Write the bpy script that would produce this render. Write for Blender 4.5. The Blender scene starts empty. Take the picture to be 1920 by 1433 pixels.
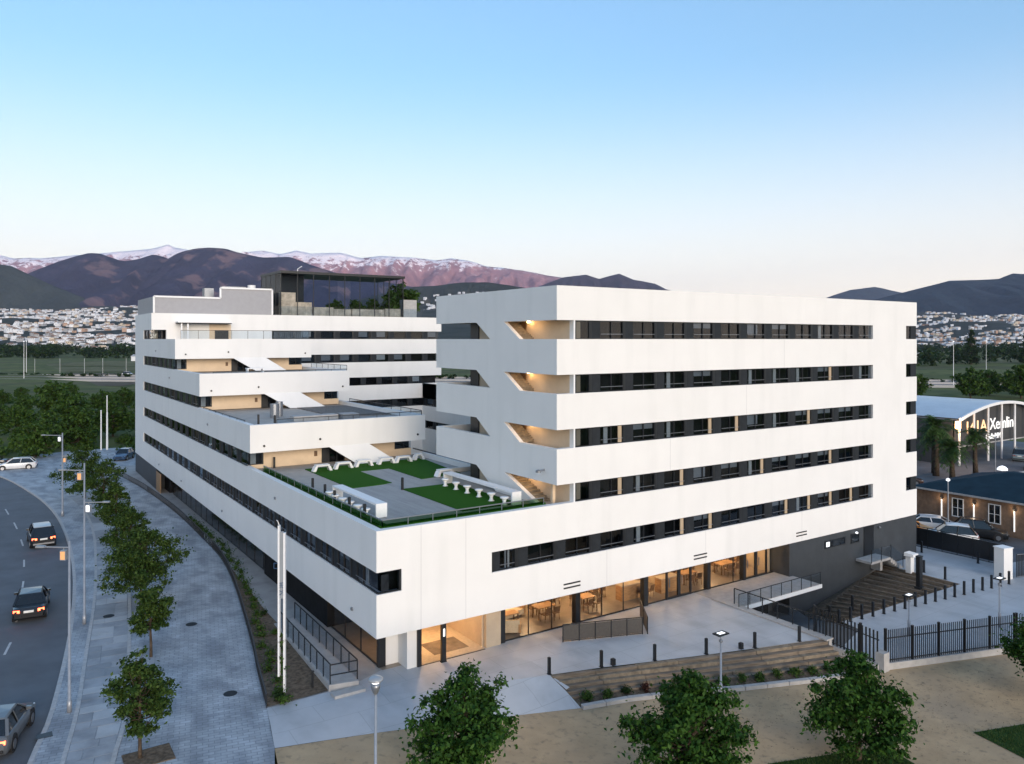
import bpy, math, random
import numpy as np
from mathutils import Vector, Matrix, noise
R = math.radians
sc = bpy.context.scene
col = sc.collection
# ------------------------------------------------------------------ camera, sky, sun, exposure
cd = bpy.data.cameras.new('camera'); cam = bpy.data.objects.new('camera', cd); col.objects.link(cam); sc.camera = cam
cd.sensor_width = 36; cd.lens = 27.39; cd.shift_y = -0.0419; cd.clip_start = 0.3; cd.clip_end = 60000
cam.location = (-15.54, -34.93, 16.9); cam.rotation_euler = (R(90), 0, -R(33.8527))
SUN_AZ = Vector((-.16, -0.987, 0)).normalized(); SUN_EL = 8.0
w = bpy.data.worlds.new('World'); sc.world = w; w.use_nodes = True
wn = w.node_tree
sky = wn.nodes.new('ShaderNodeTexSky'); sky.sky_type = 'NISHITA'; sky.sun_disc = False
sky.sun_elevation = R(SUN_EL); sky.sun_rotation = math.atan2(SUN_AZ.x, SUN_AZ.y)
sky.altitude = 1200; sky.air_density = 1.5; sky.dust_density = 0.15; sky.ozone_density = 4.2
hs = wn.nodes.new('ShaderNodeHueSaturation'); hs.inputs['Saturation'].default_value = 1.06
gm = wn.nodes.new('ShaderNodeGamma'); gm.inputs[1].default_value = .68
tint = wn.nodes.new('ShaderNodeMix'); tint.data_type = 'RGBA'; tint.blend_type = 'MULTIPLY'; tint.inputs['Factor'].default_value = 1; tint.inputs['B'].default_value = (.96, .965, 1.02, 1)
wn.links.new(sky.outputs[0], gm.inputs[0]); wn.links.new(gm.outputs[0], hs.inputs['Color']); wn.links.new(hs.outputs[0], tint.inputs['A']); 
tc = wn.nodes.new('ShaderNodeTexCoord'); sx = wn.nodes.new('ShaderNodeSeparateXYZ'); wn.links.new(tc.outputs['Generated'], sx.inputs[0])
hr = wn.nodes.new('ShaderNodeMapRange'); hr.interpolation_type = 'SMOOTHSTEP'; hr.inputs[1].default_value = -.02; hr.inputs[2].default_value = .34; hr.inputs[3].default_value = .8; hr.inputs[4].default_value = 0; wn.links.new(sx.outputs[2], hr.inputs[0])
hm_ = wn.nodes.new('ShaderNodeMix'); hm_.data_type = 'RGBA'; hm_.inputs['B'].default_value = (3.0, 2.56, 2.26, 1)      # pale dusk glow all round the horizon
wn.links.new(hr.outputs[0], hm_.inputs['Factor']); wn.links.new(tint.outputs['Result'], hm_.inputs['A']); wn.links.new(hm_.outputs['Result'], wn.nodes['Background'].inputs[0])
wn.nodes['Background'].inputs[1].default_value = 0.12
sl = bpy.data.lights.new('sun', 'SUN'); sl.energy = 1.12; sl.angle = R(40); sl.color = (1, .84, .68)
so = bpy.data.objects.new('sun', sl); col.objects.link(so)
sd = SUN_AZ.copy(); sd.z = math.tan(R(SUN_EL)); so.rotation_euler = sd.to_track_quat('Z', 'Y').to_euler()
vs = sc.view_settings; vs.view_transform = 'Standard'; vs.look = 'None'; vs.gamma = 1; vs.exposure = 2.02; vs.use_curve_mapping = False
cy = sc.cycles; cy.use_denoising = True; cy.max_bounces = 7; cy.diffuse_bounces = 3; cy.glossy_bounces = 3
cy.transmission_bounces = 4; cy.transparent_max_bounces = 10; cy.volume_bounces = 0; cy.caustics_reflective = False; cy.caustics_refractive = False

# ------------------------------------------------------------------ materials
M = {}
def mat(name, c, rough=.7, var=.12, scale=3, bump=0, metal=0, c2=None, detail=4, spec=.5, coord='pos', stretch=None, emit=0, lo=.3, hi=.7, bscale=None):
    m = bpy.data.materials.new(name); m.use_nodes = True; nt = m.node_tree; b = nt.nodes['Principled BSDF']
    spec = .08 if rough >= .9 else spec; b.inputs['Roughness'].default_value = rough; b.inputs['Metallic'].default_value = metal; b.inputs['Specular IOR Level'].default_value = spec
    c2 = c2 or tuple(x * (1 - var * 2) for x in c); c1 = c if c2 is None else tuple(min(1, x * (1 + var * .5)) for x in c)
    g = nt.nodes.new('ShaderNodeNewGeometry'); src = g.outputs['Position']
    if coord == 'obj':
        t = nt.nodes.new('ShaderNodeTexCoord'); src = t.outputs['Object']
    if stretch:
        mp = nt.nodes.new('ShaderNodeMapping'); mp.inputs['Scale'].default_value = stretch; nt.links.new(src, mp.inputs[0]); src = mp.outputs[0]
    n = nt.nodes.new('ShaderNodeTexNoise'); n.inputs['Scale'].default_value = scale; n.inputs['Detail'].default_value = detail; n.inputs['Roughness'].default_value = .6
    nt.links.new(src, n.inputs['Vector'])
    r = nt.nodes.new('ShaderNodeValToRGB'); r.color_ramp.elements[0].position = lo; r.color_ramp.elements[1].position = hi
    r.color_ramp.elements[0].color = (*c2, 1); r.color_ramp.elements[1].color = (*c1, 1)
    nt.links.new(n.outputs['Fac'], r.inputs[0]); nt.links.new(r.outputs[0], b.inputs['Base Color'])
    if bump:
        bn = nt.nodes.new('ShaderNodeBump'); bn.inputs['Strength'].default_value = bump; bn.inputs['Distance'].default_value = .05
        n2 = n
        if bscale:
            n2 = nt.nodes.new('ShaderNodeTexNoise'); n2.inputs['Scale'].default_value = bscale; n2.inputs['Detail'].default_value = 5; nt.links.new(src, n2.inputs['Vector'])
        nt.links.new(n2.outputs['Fac'], bn.inputs['Height']); nt.links.new(bn.outputs[0], b.inputs['Normal'])
    if emit:
        b.inputs['Emission Color'].default_value = (*c, 1); b.inputs['Emission Strength'].default_value = emit
    M[name] = m; return m
def overlay(name, src_kind, c, fac, **kw):
    """lay a second pattern (stains, joints, cobbles) over a material's base colour"""
    m = M[name]; nt = m.node_tree; b = nt.nodes['Principled BSDF']; lk = b.inputs['Base Color'].links[0].from_socket
    g = nt.nodes.new('ShaderNodeNewGeometry'); mp = nt.nodes.new('ShaderNodeMapping'); mp.inputs['Scale'].default_value = kw.get('stretch', (1, 1, 1)); mp.inputs['Rotation'].default_value = (0, 0, kw.get('rot', 0))
    nt.links.new(g.outputs['Position'], mp.inputs[0])
    if src_kind == 'noise':
        t = nt.nodes.new('ShaderNodeTexNoise'); t.inputs['Scale'].default_value = kw['scale']; t.inputs['Detail'].default_value = kw.get('detail', 5); out = t.outputs['Fac']
    elif src_kind == 'voronoi':
        t = nt.nodes.new('ShaderNodeTexVoronoi'); t.feature = 'DISTANCE_TO_EDGE'; t.inputs['Scale'].default_value = kw['scale']; out = t.outputs['Distance']
    else:
        t = nt.nodes.new('ShaderNodeTexBrick'); t.inputs['Scale'].default_value = 1; t.inputs['Brick Width'].default_value = kw['bw']; t.inputs['Row Height'].default_value = kw['bh']; t.inputs['Mortar Size'].default_value = kw['ms']
        t.inputs['Color1'].default_value = (0, 0, 0, 1); t.inputs['Color2'].default_value = (kw.get('tone', .15),) * 3 + (1,); t.inputs['Mortar'].default_value = (1, 1, 1, 1); out = t.outputs['Color']
    nt.links.new(mp.outputs[0], t.inputs['Vector'])
    r = nt.nodes.new('ShaderNodeValToRGB'); r.color_ramp.elements[0].position = kw.get('lo', .45); r.color_ramp.elements[1].position = kw.get('hi', .6)
    if kw.get('inv'):
        r.color_ramp.elements[0].color = (1, 1, 1, 1); r.color_ramp.elements[1].color = (0, 0, 0, 1)
    else:
        r.color_ramp.elements[0].color = (0, 0, 0, 1); r.color_ramp.elements[1].color = (1, 1, 1, 1)
    nt.links.new(out, r.inputs[0])
    mu = nt.nodes.new('ShaderNodeMath'); mu.operation = 'MULTIPLY'; mu.inputs[1].default_value = fac; nt.links.new(r.outputs[0], mu.inputs[0])
    mx = nt.nodes.new('ShaderNodeMix'); mx.data_type = 'RGBA'; nt.links.new(mu.outputs[0], mx.inputs['Factor']); nt.links.new(lk, mx.inputs['A']); mx.inputs['B'].default_value = (*c, 1)
    nt.links.new(mx.outputs['Result'], b.inputs['Base Color'])
    if kw.get('bump'):
        bn = nt.nodes.new('ShaderNodeBump'); bn.inputs['Strength'].default_value = kw['bump']; bn.inputs['Distance'].default_value = .03; bn.invert = True
        nt.links.new(r.outputs[0], bn.inputs['Height']); nt.links.new(bn.outputs[0], b.inputs['Normal'])
def glass(name, tint, refl, trans=1.0, rough=.01):
    m = bpy.data.materials.new(name); m.use_nodes = True; nt = m.node_tree; nt.nodes.remove(nt.nodes['Principled BSDF']); o = nt.nodes['Material Output']
    t = nt.nodes.new('ShaderNodeBsdfTransparent'); t.inputs[0].default_value = (*tint, 1)
    g = nt.nodes.new('ShaderNodeBsdfGlossy'); g.inputs['Roughness'].default_value = rough; g.inputs['Color'].default_value = (.95, .97, 1, 1)
    f = nt.nodes.new('ShaderNodeFresnel'); f.inputs['IOR'].default_value = refl
    ge = nt.nodes.new('ShaderNodeNewGeometry'); iv = nt.nodes.new('ShaderNodeMath'); iv.operation = 'SUBTRACT'; iv.inputs[0].default_value = 1; nt.links.new(ge.outputs['Backfacing'], iv.inputs[1]); fm_ = nt.nodes.new('ShaderNodeMath'); fm_.operation = 'MULTIPLY'; nt.links.new(f.outputs[0], fm_.inputs[0]); nt.links.new(iv.outputs[0], fm_.inputs[1])
    mx = nt.nodes.new('ShaderNodeMixShader'); nt.links.new(fm_.outputs[0], mx.inputs[0]); nt.links.new(t.outputs[0], mx.inputs[1]); nt.links.new(g.outputs[0], mx.inputs[2]); nt.links.new(mx.outputs[0], o.inputs['Surface'])
    M[name] = m
def leafmat(name, c1, c2, rough=.55):
    m = bpy.data.materials.new(name); m.use_nodes = True; nt = m.node_tree; b = nt.nodes['Principled BSDF']; b.inputs['Roughness'].default_value = rough; b.inputs['Specular IOR Level'].default_value = .12
    g = nt.nodes.new('ShaderNodeNewGeometry'); r = nt.nodes.new('ShaderNodeValToRGB')
    r.color_ramp.elements[0].color = (*c1, 1); r.color_ramp.elements[1].color = (*c2, 1)
    nt.links.new(g.outputs['Random Per Island'], r.inputs[0]); nt.links.new(r.outputs[0], b.inputs['Base Color'])
    t = nt.nodes.new('ShaderNodeBsdfTranslucent'); nt.links.new(r.outputs[0], t.inputs[0]); a = nt.nodes.new('ShaderNodeMixShader'); a.inputs[0].default_value = .25
    nt.links.new(b.outputs[0], a.inputs[1]); nt.links.new(t.outputs[0], a.inputs[2]); nt.links.new(a.outputs[0], nt.nodes['Material Output'].inputs[0])
    M[name] = m
def emis(name, c, s):
    m = bpy.data.materials.new(name); m.use_nodes = True; b = m.node_tree.nodes['Principled BSDF']; b.inputs['Base Color'].default_value = (*c, 1)
    b.inputs['Emission Color'].default_value = (*c, 1); b.inputs['Emission Strength'].default_value = s; M[name] = m

mat('white_render', (.80, .79, .77), .75, .02, .35, .06, bscale=40); overlay('white_render', 'noise', (.66, .66, .64), .35, scale=.9, stretch=(1, 1, .12), lo=.5, hi=.75)
mat('cream_wall', (.70, .55, .39), .8, .05, 1.2)
mat('white_paint', (.82, .82, .82), .45, .03, 6)
mat('charcoal', (.022, .026, .031), .6, .12, 4, spec=.2)
mat('black_frame', (.012, .014, .017), .4, .1, 6)
mat('dark_core', (.02, .021, .023), .9, .2, 1)
mat('slate_wall', (.045, .052, .060), .55, .12, 1.0); overlay('slate_wall', 'brick', (.02, .022, .026), .5, bw=2.4, bh=1.1, ms=.008, tone=.2, stretch=(1, 1, 1), rot=0, lo=.3, hi=.9)
mat('screen_grey', (.33, .33, .35), .5, .04, 2)
mat('steel_grey', (.28, .30, .33), .35, .1, 8, metal=.6)
mat('pole_grey', (.33, .35, .38), .4, .08, 5, metal=.3)
mat('deck_concrete', (.42, .385, .345), .85, .1, 1.5, .1); 
mat('deck_board', (.38, .37, .36), .75, .1, 2.5, coord='pos', stretch=(1, .15, 1))
overlay('deck_board', 'brick', (.13, .12, .11), .55, bw=2.2, bh=.16, ms=.008, tone=.35, rot=R(90), lo=.2, hi=.95)
mat('turf', (.035, .13, .012), 1, .25, 60, .3, spec=.05)
mat('grass', (.040, .085, .022), 1, .3, 30, .3, spec=.05)
mat('gravel', (.26, .24, .22), .95, .35, 9, .6)
mat('soil', (.18, .138, .10), .95, .3, 5, .6)
mat('asphalt', (.115, .126, .142), .75, .14, .45, .15, bscale=60); overlay('asphalt', 'noise', (.10, .095, .088), .45, scale=.22, stretch=(1, .35, 1), lo=.48, hi=.7)
mat('cobble', (.47, .505, .545), .62, .18, .5); overlay('cobble', 'noise', (.20, .22, .25), .75, scale=.8, lo=.45, hi=.62, detail=9, stretch=(1, .45, 1)); overlay('cobble', 'brick', (.10, .11, .125), .55, bw=.46, bh=.23, ms=.018, tone=.5, rot=R(12), lo=.1, hi=.9, bump=.4)
mat('paver', (.36, .375, .40), .65, .12, .8, .08); overlay('paver', 'noise', (.15, .16, .175), .6, scale=.7, lo=.5, hi=.7)
mat('paver_dark', (.28, .295, .315), .65, .12, .8, .08); mat('paver_light', (.45, .465, .48), .65, .1, .8, .08)
mat('kerbstone', (.46, .46, .46), .75, .12, 4, .1)
mat('plaza', (.47, .49, .515), .6, .08, .35, .08, bscale=30); overlay('plaza', 'noise', (.30, .315, .335), .6, scale=.55, lo=.5, hi=.68, stretch=(1, .6, 1)); overlay('plaza', 'brick', (.20, .205, .215), .5, bw=3.2, bh=1.6, ms=.012, tone=.15, rot=R(0), lo=.2, hi=.9)
mat('walk', (.36, .355, .35), .75, .1, .6, .08); overlay('walk', 'noise', (.19, .19, .19), .5, scale=.8, lo=.5, hi=.7)
mat('sand', (.50, .365, .225), .92, .12, .5, .25, bscale=14); overlay('sand', 'noise', (.36, .28, .195), .75, scale=.24, lo=.48, hi=.68); overlay('sand', 'noise', (.20, .165, .12), .6, scale=3.2, lo=.55, hi=.72)
mat('pale_concrete', (.42, .41, .40), .8, .1, 2.5, .1)
mat('timber', (.22, .175, .13), .85, .25, 3, .3, stretch=(.4, .4, 4))
mat('timber_pale', (.26, .21, .15), .85, .25, 3, .3)
mat('white_line', (.50, .50, .50), .7, .1, 4)
mat('warm_wood', (.42, .24, .11), .5, .2, 3, stretch=(1, 1, 5)); mat('dark_wood', (.15, .08, .04), .5, .2, 4)
mat('beige_fabric', (.55, .46, .34), .9, .08, 6); mat('curtain', (.46, .36, .25), .9, .06, 10, stretch=(6, 6, .2)); mat('blind', (.30, .31, .32), .6, .05, 4); mat('pale_curtain', (.6, .6, .58), .9, .06, 10)
mat('room_floor', (.26, .215, .17), .35, .1, 1.5); mat('room_wall', (.46, .37, .27), .8, .05, 1.5); mat('room_ceiling', (.7, .68, .64), .8, .03, 2); mat('orange_wall', (.66, .40, .16), .7, .08, 1.5)
mat('stone_block', (.72, .56, .40), .8, .25, 1.2, .2); mat('bark', (.10, .075, .055), .9, .3, 6, .5)
mat('brick_wall', (.24, .15, .095), .85, .2, 3, .1); overlay('brick_wall', 'brick', (.16, .13, .11), .5, bw=.42, bh=.13, ms=.012, tone=.45, lo=.2, hi=.9, stretch=(1, 1, 1))
mat('roof_teal', (.016, .038, .055), .85, .15, .8, spec=.1); mat('hall_roof', (.55, .58, .62), .35, .05, .4, metal=.2); mat('hall_wall', (.05, .05, .052), .6, .1, .6)
mat('rubber', (.015, .015, .016), .8, .1, 8); mat('rim', (.4, .41, .43), .3, .05, 8, metal=.8)
for n, c in dict(black=(.010, .011, .013), white=(.70, .71, .72), silver=(.30, .32, .34), blue=(.035, .075, .15), navy=(.02, .025, .04), grey=(.11, .12, .13), brown=(.07, .03, .018), orange=(.75, .30, .03), sage=(.16, .22, .25)).items():
    m = mat('paint_' + n, c, .28, .03, 3); m.node_tree.nodes['Principled BSDF'].inputs['Coat Weight'].default_value = .6
mat('car_glass', (.012, .015, .018), .06, .1, 3, spec=.7); emis('tail_red', (1, .10, .04), 2.2); mat('lamp_red', (.35, .03, .02), .3, .1, 5); mat('plate', (.75, .75, .72), .5, .05, 9); mat('head_lens', (.6, .62, .65), .15, .05, 5)
glass('window_glass', (.72, .76, .80), 1.55); glass('shop_glass', (.97, .96, .94), 1.22); glass('rail_glass', (.86, .90, .93), 1.35); glass('green_glass', (.55, .66, .52), 1.15); glass('pavilion_glass', (.88, .91, .94), 1.10)
emis('warm_bulb', (1, .62, .28), 9); emis('warm_strip', (1, .60, .28), 5); emis('lamp_white', (.95, .97, 1), .30); emis('lamp_amber', (.85, .42, .18), .06); emis('sign_white', (.95, .93, .90), .18); emis('sign_amber', (1, .62, .34), .25)
leafmat('leaf_maple', (.010, .040, .007), (.066, .145, .024)); leafmat('leaf_street', (.018, .046, .010), (.080, .130, .028)); leafmat('leaf_wild', (.022, .058, .012), (.080, .140, .028)); leafmat('leaf_dark', (.010, .028, .009), (.034, .064, .018)); leafmat('leaf_palm', (.025, .055, .015), (.08, .14, .04)); leafmat('leaf_bright', (.03, .07, .012), (.08, .14, .03)); leafmat('leaf_red', (.045, .018, .014), (.09, .04, .03))
leafmat('grass_blade', (.03, .06, .015), (.07, .11, .03))

# ------------------------------------------------------------------ mesh helpers
class MB:
    def __init__(s): s.v = []; s.f = []; s.m = []
    def add(s, vs, fs, mi=0):
        n = len(s.v); s.v += [tuple(p) for p in vs]; s.f += [tuple(i + n for i in f) for f in fs]; s.m += [mi] * len(fs); return s
    def box(s, x0, x1, y0, y1, z0, z1, mi=0):
        return s.add([(x0, y0, z0), (x1, y0, z0), (x1, y1, z0), (x0, y1, z0), (x0, y0, z1), (x1, y0, z1), (x1, y1, z1), (x0, y1, z1)],
                     [(3, 2, 1, 0), (4, 5, 6, 7), (0, 1, 5, 4), (1, 2, 6, 5), (2, 3, 7, 6), (3, 0, 4, 7)], mi)
    def hull(s, bot, top, mi=0):
        n = len(bot); return s.add(list(bot) + list(top), [tuple(range(n - 1, -1, -1)), tuple(range(n, 2 * n))] + [(i, (i + 1) % n, n + (i + 1) % n, n + i) for i in range(n)], mi)
    def quad(s, *p, mi=0): return s.add(p, [tuple(range(len(p)))], mi)
    def bar(s, a, b, wx, wy, mi=0):
        a = Vector(a); b = Vector(b); d = (b - a).normalized(); u = d.cross(Vector((0, 0, 1)))
        if u.length < 1e-4: u = Vector((1, 0, 0))
        u.normalize(); v = u.cross(d); u *= wx / 2; v *= wy / 2
        return s.hull([a - u - v, a + u - v, a + u + v, a - u + v], [b - u - v, b + u - v, b + u + v, b - u + v], mi)
    def tube(s, pts, rs, n=8, mi=0, caps=True):
        pts = [Vector(p) for p in pts]; rs = rs if hasattr(rs, '__len__') else [rs] * len(pts); base = len(s.v); ref = None
        for i, p in enumerate(pts):
            d = (pts[min(i + 1, len(pts) - 1)] - pts[max(i - 1, 0)]).normalized()
            if ref is None: ref = Vector((1, 0, 0)) if abs(d.x) < .9 else Vector((0, 1, 0))
            u = d.cross(ref).normalized(); v = d.cross(u); ref = u.cross(d)
            for k in range(n):
                a = 2 * math.pi * k / n; s.v.append(tuple(p + (u * math.cos(a) + v * math.sin(a)) * rs[i]))
        for i in range(len(pts) - 1):
            for k in range(n):
                s.f.append((base + i * n + k, base + i * n + (k + 1) % n, base + (i + 1) * n + (k + 1) % n, base + (i + 1) * n + k)); s.m.append(mi)
        if caps:
            s.f.append(tuple(base + k for k in range(n - 1, -1, -1))); s.m.append(mi); e = base + (len(pts) - 1) * n; s.f.append(tuple(e + k for k in range(n))); s.m.append(mi)
        return s
    def lathe(s, prof, n=14, mi=0, c=(0, 0, 0)):
        return s.tube([(c[0], c[1], c[2] + z) for r, z in prof], [max(r, .001) for r, z in prof], n, mi)
    def mesh(s, name, mats, smooth=False):
        me = bpy.data.meshes.new(name); me.from_pydata(s.v, [], s.f)
        for x in ([mats] if isinstance(mats, str) else mats): me.materials.append(M[x])
        if any(s.m): me.polygons.foreach_set('material_index', s.m)
        if smooth: me.polygons.foreach_set('use_smooth', [True] * len(me.polygons))
        me.update(); return me
    def build(s, name, mats, parent=None, loc=(0, 0, 0), rz=0, smooth=False): return put(s.mesh(name, mats, smooth), name, parent, loc, rz)
def put(me, name, parent=None, loc=(0, 0, 0), rz=0, scale=None):
    o = bpy.data.objects.new(name, me); col.objects.link(o); o.location = loc; o.rotation_euler = (0, 0, rz)
    if scale: o.scale = scale
    if parent: o.parent = parent
    return o
def tag(o, label=None, cat=None, group=None, kind=None):
    if label: o['label'] = label
    if cat: o['category'] = cat
    if group: o['group'] = group
    if kind: o['kind'] = kind
    return o
def thing(name, label, cat, loc=(0, 0, 0), rz=0, group=None): return tag(put(None, name, None, loc, rz), label, cat, group)
def struct(o): return tag(o, kind='structure')
CACHE = {}
def cached(key, fn):
    if key not in CACHE: CACHE[key] = fn()
    return CACHE[key]
def ubox(name, m, x0, x1, y0, y1, z0, z1, parent=None):
    me = cached(('ubox', m), lambda: MB().box(-.5, .5, -.5, .5, -.5, .5).mesh('block', m))
    return put(me, name, parent, ((x0 + x1) / 2, (y0 + y1) / 2, (z0 + z1) / 2), 0, (x1 - x0, y1 - y0, z1 - z0))
def copy_tree(o, parent=None):
    c = o.copy(); col.objects.link(c); c.parent = parent
    for ch in list(o.children): copy_tree(ch, c)
    return c
def sheet(name, pts, m, kind='structure'):
    mb = MB(); mb.quad(*pts); me = mb.mesh(name, m)
    import bmesh
    bm = bmesh.new(); bm.from_mesh(me); bmesh.ops.triangulate(bm, faces=bm.faces[:]); 
    for f in bm.faces:
        if f.normal.z < 0: f.normal_flip()
    bm.to_mesh(me); bm.free(); o = put(me, name); tag(o, kind=kind); return o
ORD = ['first', 'second', 'third', 'fourth', 'fifth', 'sixth', 'seventh', 'eighth', 'ninth', 'tenth', 'eleventh', 'twelfth', 'thirteenth', 'fourteenth', 'fifteenth', 'sixteenth', 'seventeenth', 'eighteenth', 'nineteenth', 'twentieth']
# ------------------------------------------------------------------ land: ground sheet, mountains, hillsides
FW = Vector((.55706, .83047, 0)); RT = Vector((.83047, -.55706, 0)); ORG = Vector((-15.54, -34.93, 0))   # camera view axes and ground point: the ranges stand across FW
def far(s, d, z=0): p = ORG + RT * s + FW * d; return (p.x, p.y, z)
def gz0(x, y): return -.25 if x <= 5 and y > 60 else -1.25
xs = [-16000, -4000, -900, -200, -60, 5, 22, 44, 52, 110, 300, 900, 4000, 16000]; ys = [-6000, -900, -200, -60, -12.5, 1.5, 20, 100, 300, 900, 3000, 16000]
mb = MB(); mb.v = [(x, y, gz0(x, y)) for y in ys for x in xs]; nx = len(xs)
mb.f = [(j * nx + i, j * nx + i + 1, (j + 1) * nx + i + 1, (j + 1) * nx + i) for j in range(len(ys) - 1) for i in range(nx - 1) if not (xs[i] == 22 and ys[j] == -12.5)]; mb.m = [0] * len(mb.f)
mat('field', (.14, .145, .055), .95, .3, .02, .3, c2=(.080, .100, .036)); overlay('field', 'noise', (.105, .095, .055), .7, scale=.011, lo=.5, hi=.62, stretch=(1, 2.2, 1)); overlay('field', 'noise', (.035, .06, .02), .6, scale=.12, lo=.5, hi=.65)
mb.quad((22, -12.5, -3.3), (44, -12.5, -3.3), (44, 1.5, -3.3), (22, 1.5, -3.3)); struct(mb.build('ground', 'field'))
def hillmat(name, c, c2, patch=None, snow=None):
    m = mat(name, c, .95, .2, .005, .6, c2=c2, detail=8, bscale=.012); m.node_tree.nodes['Principled BSDF'].inputs['Specular IOR Level'].default_value = .05
    for n in m.node_tree.nodes:
        if n.type == 'BUMP': n.inputs['Distance'].default_value = 30; n.inputs['Strength'].default_value = .9
    if patch: overlay(name, 'noise', patch[0], patch[1], scale=patch[2], lo=patch[3], hi=patch[4], detail=8)
    if snow:
        nt = m.node_tree; b = nt.nodes['Principled BSDF']; lk = b.inputs['Base Color'].links[0].from_socket
        g = nt.nodes.new('ShaderNodeNewGeometry'); sp = nt.nodes.new('ShaderNodeSeparateXYZ'); nt.links.new(g.outputs['Position'], sp.inputs[0])
        n = nt.nodes.new('ShaderNodeTexNoise'); n.inputs['Scale'].default_value = .011; n.inputs['Detail'].default_value = 10; n.inputs['Roughness'].default_value = .72; nt.links.new(g.outputs['Position'], n.inputs['Vector'])
        mr = nt.nodes.new('ShaderNodeMapRange'); mr.inputs[1].default_value = snow[0]; mr.inputs[2].default_value = snow[1]; mr.inputs[3].default_value = -.26; mr.inputs[4].default_value = .20; nt.links.new(sp.outputs[2], mr.inputs[0])
        ad = nt.nodes.new('ShaderNodeMath'); ad.operation = 'ADD'; nt.links.new(mr.outputs[0], ad.inputs[0]); nt.links.new(n.outputs['Fac'], ad.inputs[1])
        r = nt.nodes.new('ShaderNodeValToRGB'); r.color_ramp.elements[0].position = .485; r.color_ramp.elements[1].position = .54; hf = nt.nodes.new('ShaderNodeMath'); hf.operation = 'MULTIPLY'; hf.inputs[1].default_value = 1; nt.links.new(ad.outputs[0], hf.inputs[0]); nt.links.new(hf.outputs[0], r.inputs[0])
        mx = nt.nodes.new('ShaderNodeMix'); mx.data_type = 'RGBA'; nt.links.new(r.outputs[0], mx.inputs['Factor']); nt.links.new(lk, mx.inputs['A']); mx.inputs['B'].default_value = (.95, .82, .83, 1); nt.links.new(mx.outputs['Result'], b.inputs['Base Color'])  # snow colour carries the pink of low evening sunlight
hillmat('snow_rock_alpenglow', (.44, .22, .23), (.26, .13, .16), snow=(560, 1080))  # rock and snow tinted pink: alpenglow painted into their base colour
hillmat('hazy_dark_hill', (.038, .038, .072), (.020, .022, .046), patch=((.20, .125, .13), .7, .0042, .57, .62))  # purple-blue of the distant haze painted into the slope's base colour
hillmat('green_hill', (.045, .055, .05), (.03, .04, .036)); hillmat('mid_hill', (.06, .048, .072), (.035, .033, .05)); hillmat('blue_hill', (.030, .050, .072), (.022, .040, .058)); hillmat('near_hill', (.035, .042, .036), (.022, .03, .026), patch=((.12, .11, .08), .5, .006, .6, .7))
RIDGES = {
 'snow_range': (9000, 3200, 260, 'snow_rock_alpenglow', [(-9500,800),(-7146,941),(-6283,1015),(-5914,984),(-5741,947),(-5593,959),(-5458,953),(-5242,969),(-4990,990),(-4731,1009),(-4565,1027),(-4429,1033),(-4164,1064),(-4066,1089),(-3986,1110),(-3906,1076),(-3758,1049),(-3450,1003),(-3203,996),(-3037,1017),(-2895,1039),(-2680,1003),(-2513,1046),(-2292,1003),(-2014,1017),(-1737,953),(-1522,972),(-1269,962),(-1103,957),(-881,929),(-702,953),(-524,922),(-302,852),(136,812),(413,756),(579,728),(924,695),(1355,608),(2094,411),(3326,331),(5175,362),(7639,393)]),
 'forest_ridge': (5200, 1500, 120, 'hazy_dark_hill', [(-6500,380),(-4485,430),(-3951,483),(-3559,437),(-3355,403),(-3182,472),(-3029,533),(-2919,570),(-2826,592),(-2748,586),(-2637,547),(-2607,537),(-2499,554),(-2395,583),(-2328,570),(-2281,554),(-2203,597),(-2111,622),(-2032,629),(-1993,627),(-1922,622),(-1833,595),(-1673,563),(-1484,563),(-1324,508),(-1164,458),(-879,405),(-605,351),(-214,287),(498,216),(1566,174)]),
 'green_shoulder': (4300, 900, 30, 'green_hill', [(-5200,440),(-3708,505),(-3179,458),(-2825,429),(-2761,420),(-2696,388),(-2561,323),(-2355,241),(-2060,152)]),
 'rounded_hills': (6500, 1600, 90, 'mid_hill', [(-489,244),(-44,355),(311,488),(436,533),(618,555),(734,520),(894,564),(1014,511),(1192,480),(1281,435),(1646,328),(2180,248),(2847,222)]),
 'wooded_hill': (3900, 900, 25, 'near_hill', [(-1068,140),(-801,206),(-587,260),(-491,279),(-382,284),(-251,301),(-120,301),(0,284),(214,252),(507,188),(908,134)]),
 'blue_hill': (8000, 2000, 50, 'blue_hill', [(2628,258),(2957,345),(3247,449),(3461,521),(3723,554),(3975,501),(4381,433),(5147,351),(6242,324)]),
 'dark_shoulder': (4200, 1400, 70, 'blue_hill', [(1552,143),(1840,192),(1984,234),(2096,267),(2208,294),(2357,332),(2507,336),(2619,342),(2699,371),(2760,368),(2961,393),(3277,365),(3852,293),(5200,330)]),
}
def interp(pts, s):
    if s <= pts[0][0]: return pts[0][1]
    for (a, za), (b, zb) in zip(pts, pts[1:]):
        if s <= b: return za + (zb - za) * (s - a) / (b - a)
    return pts[-1][1]
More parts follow.
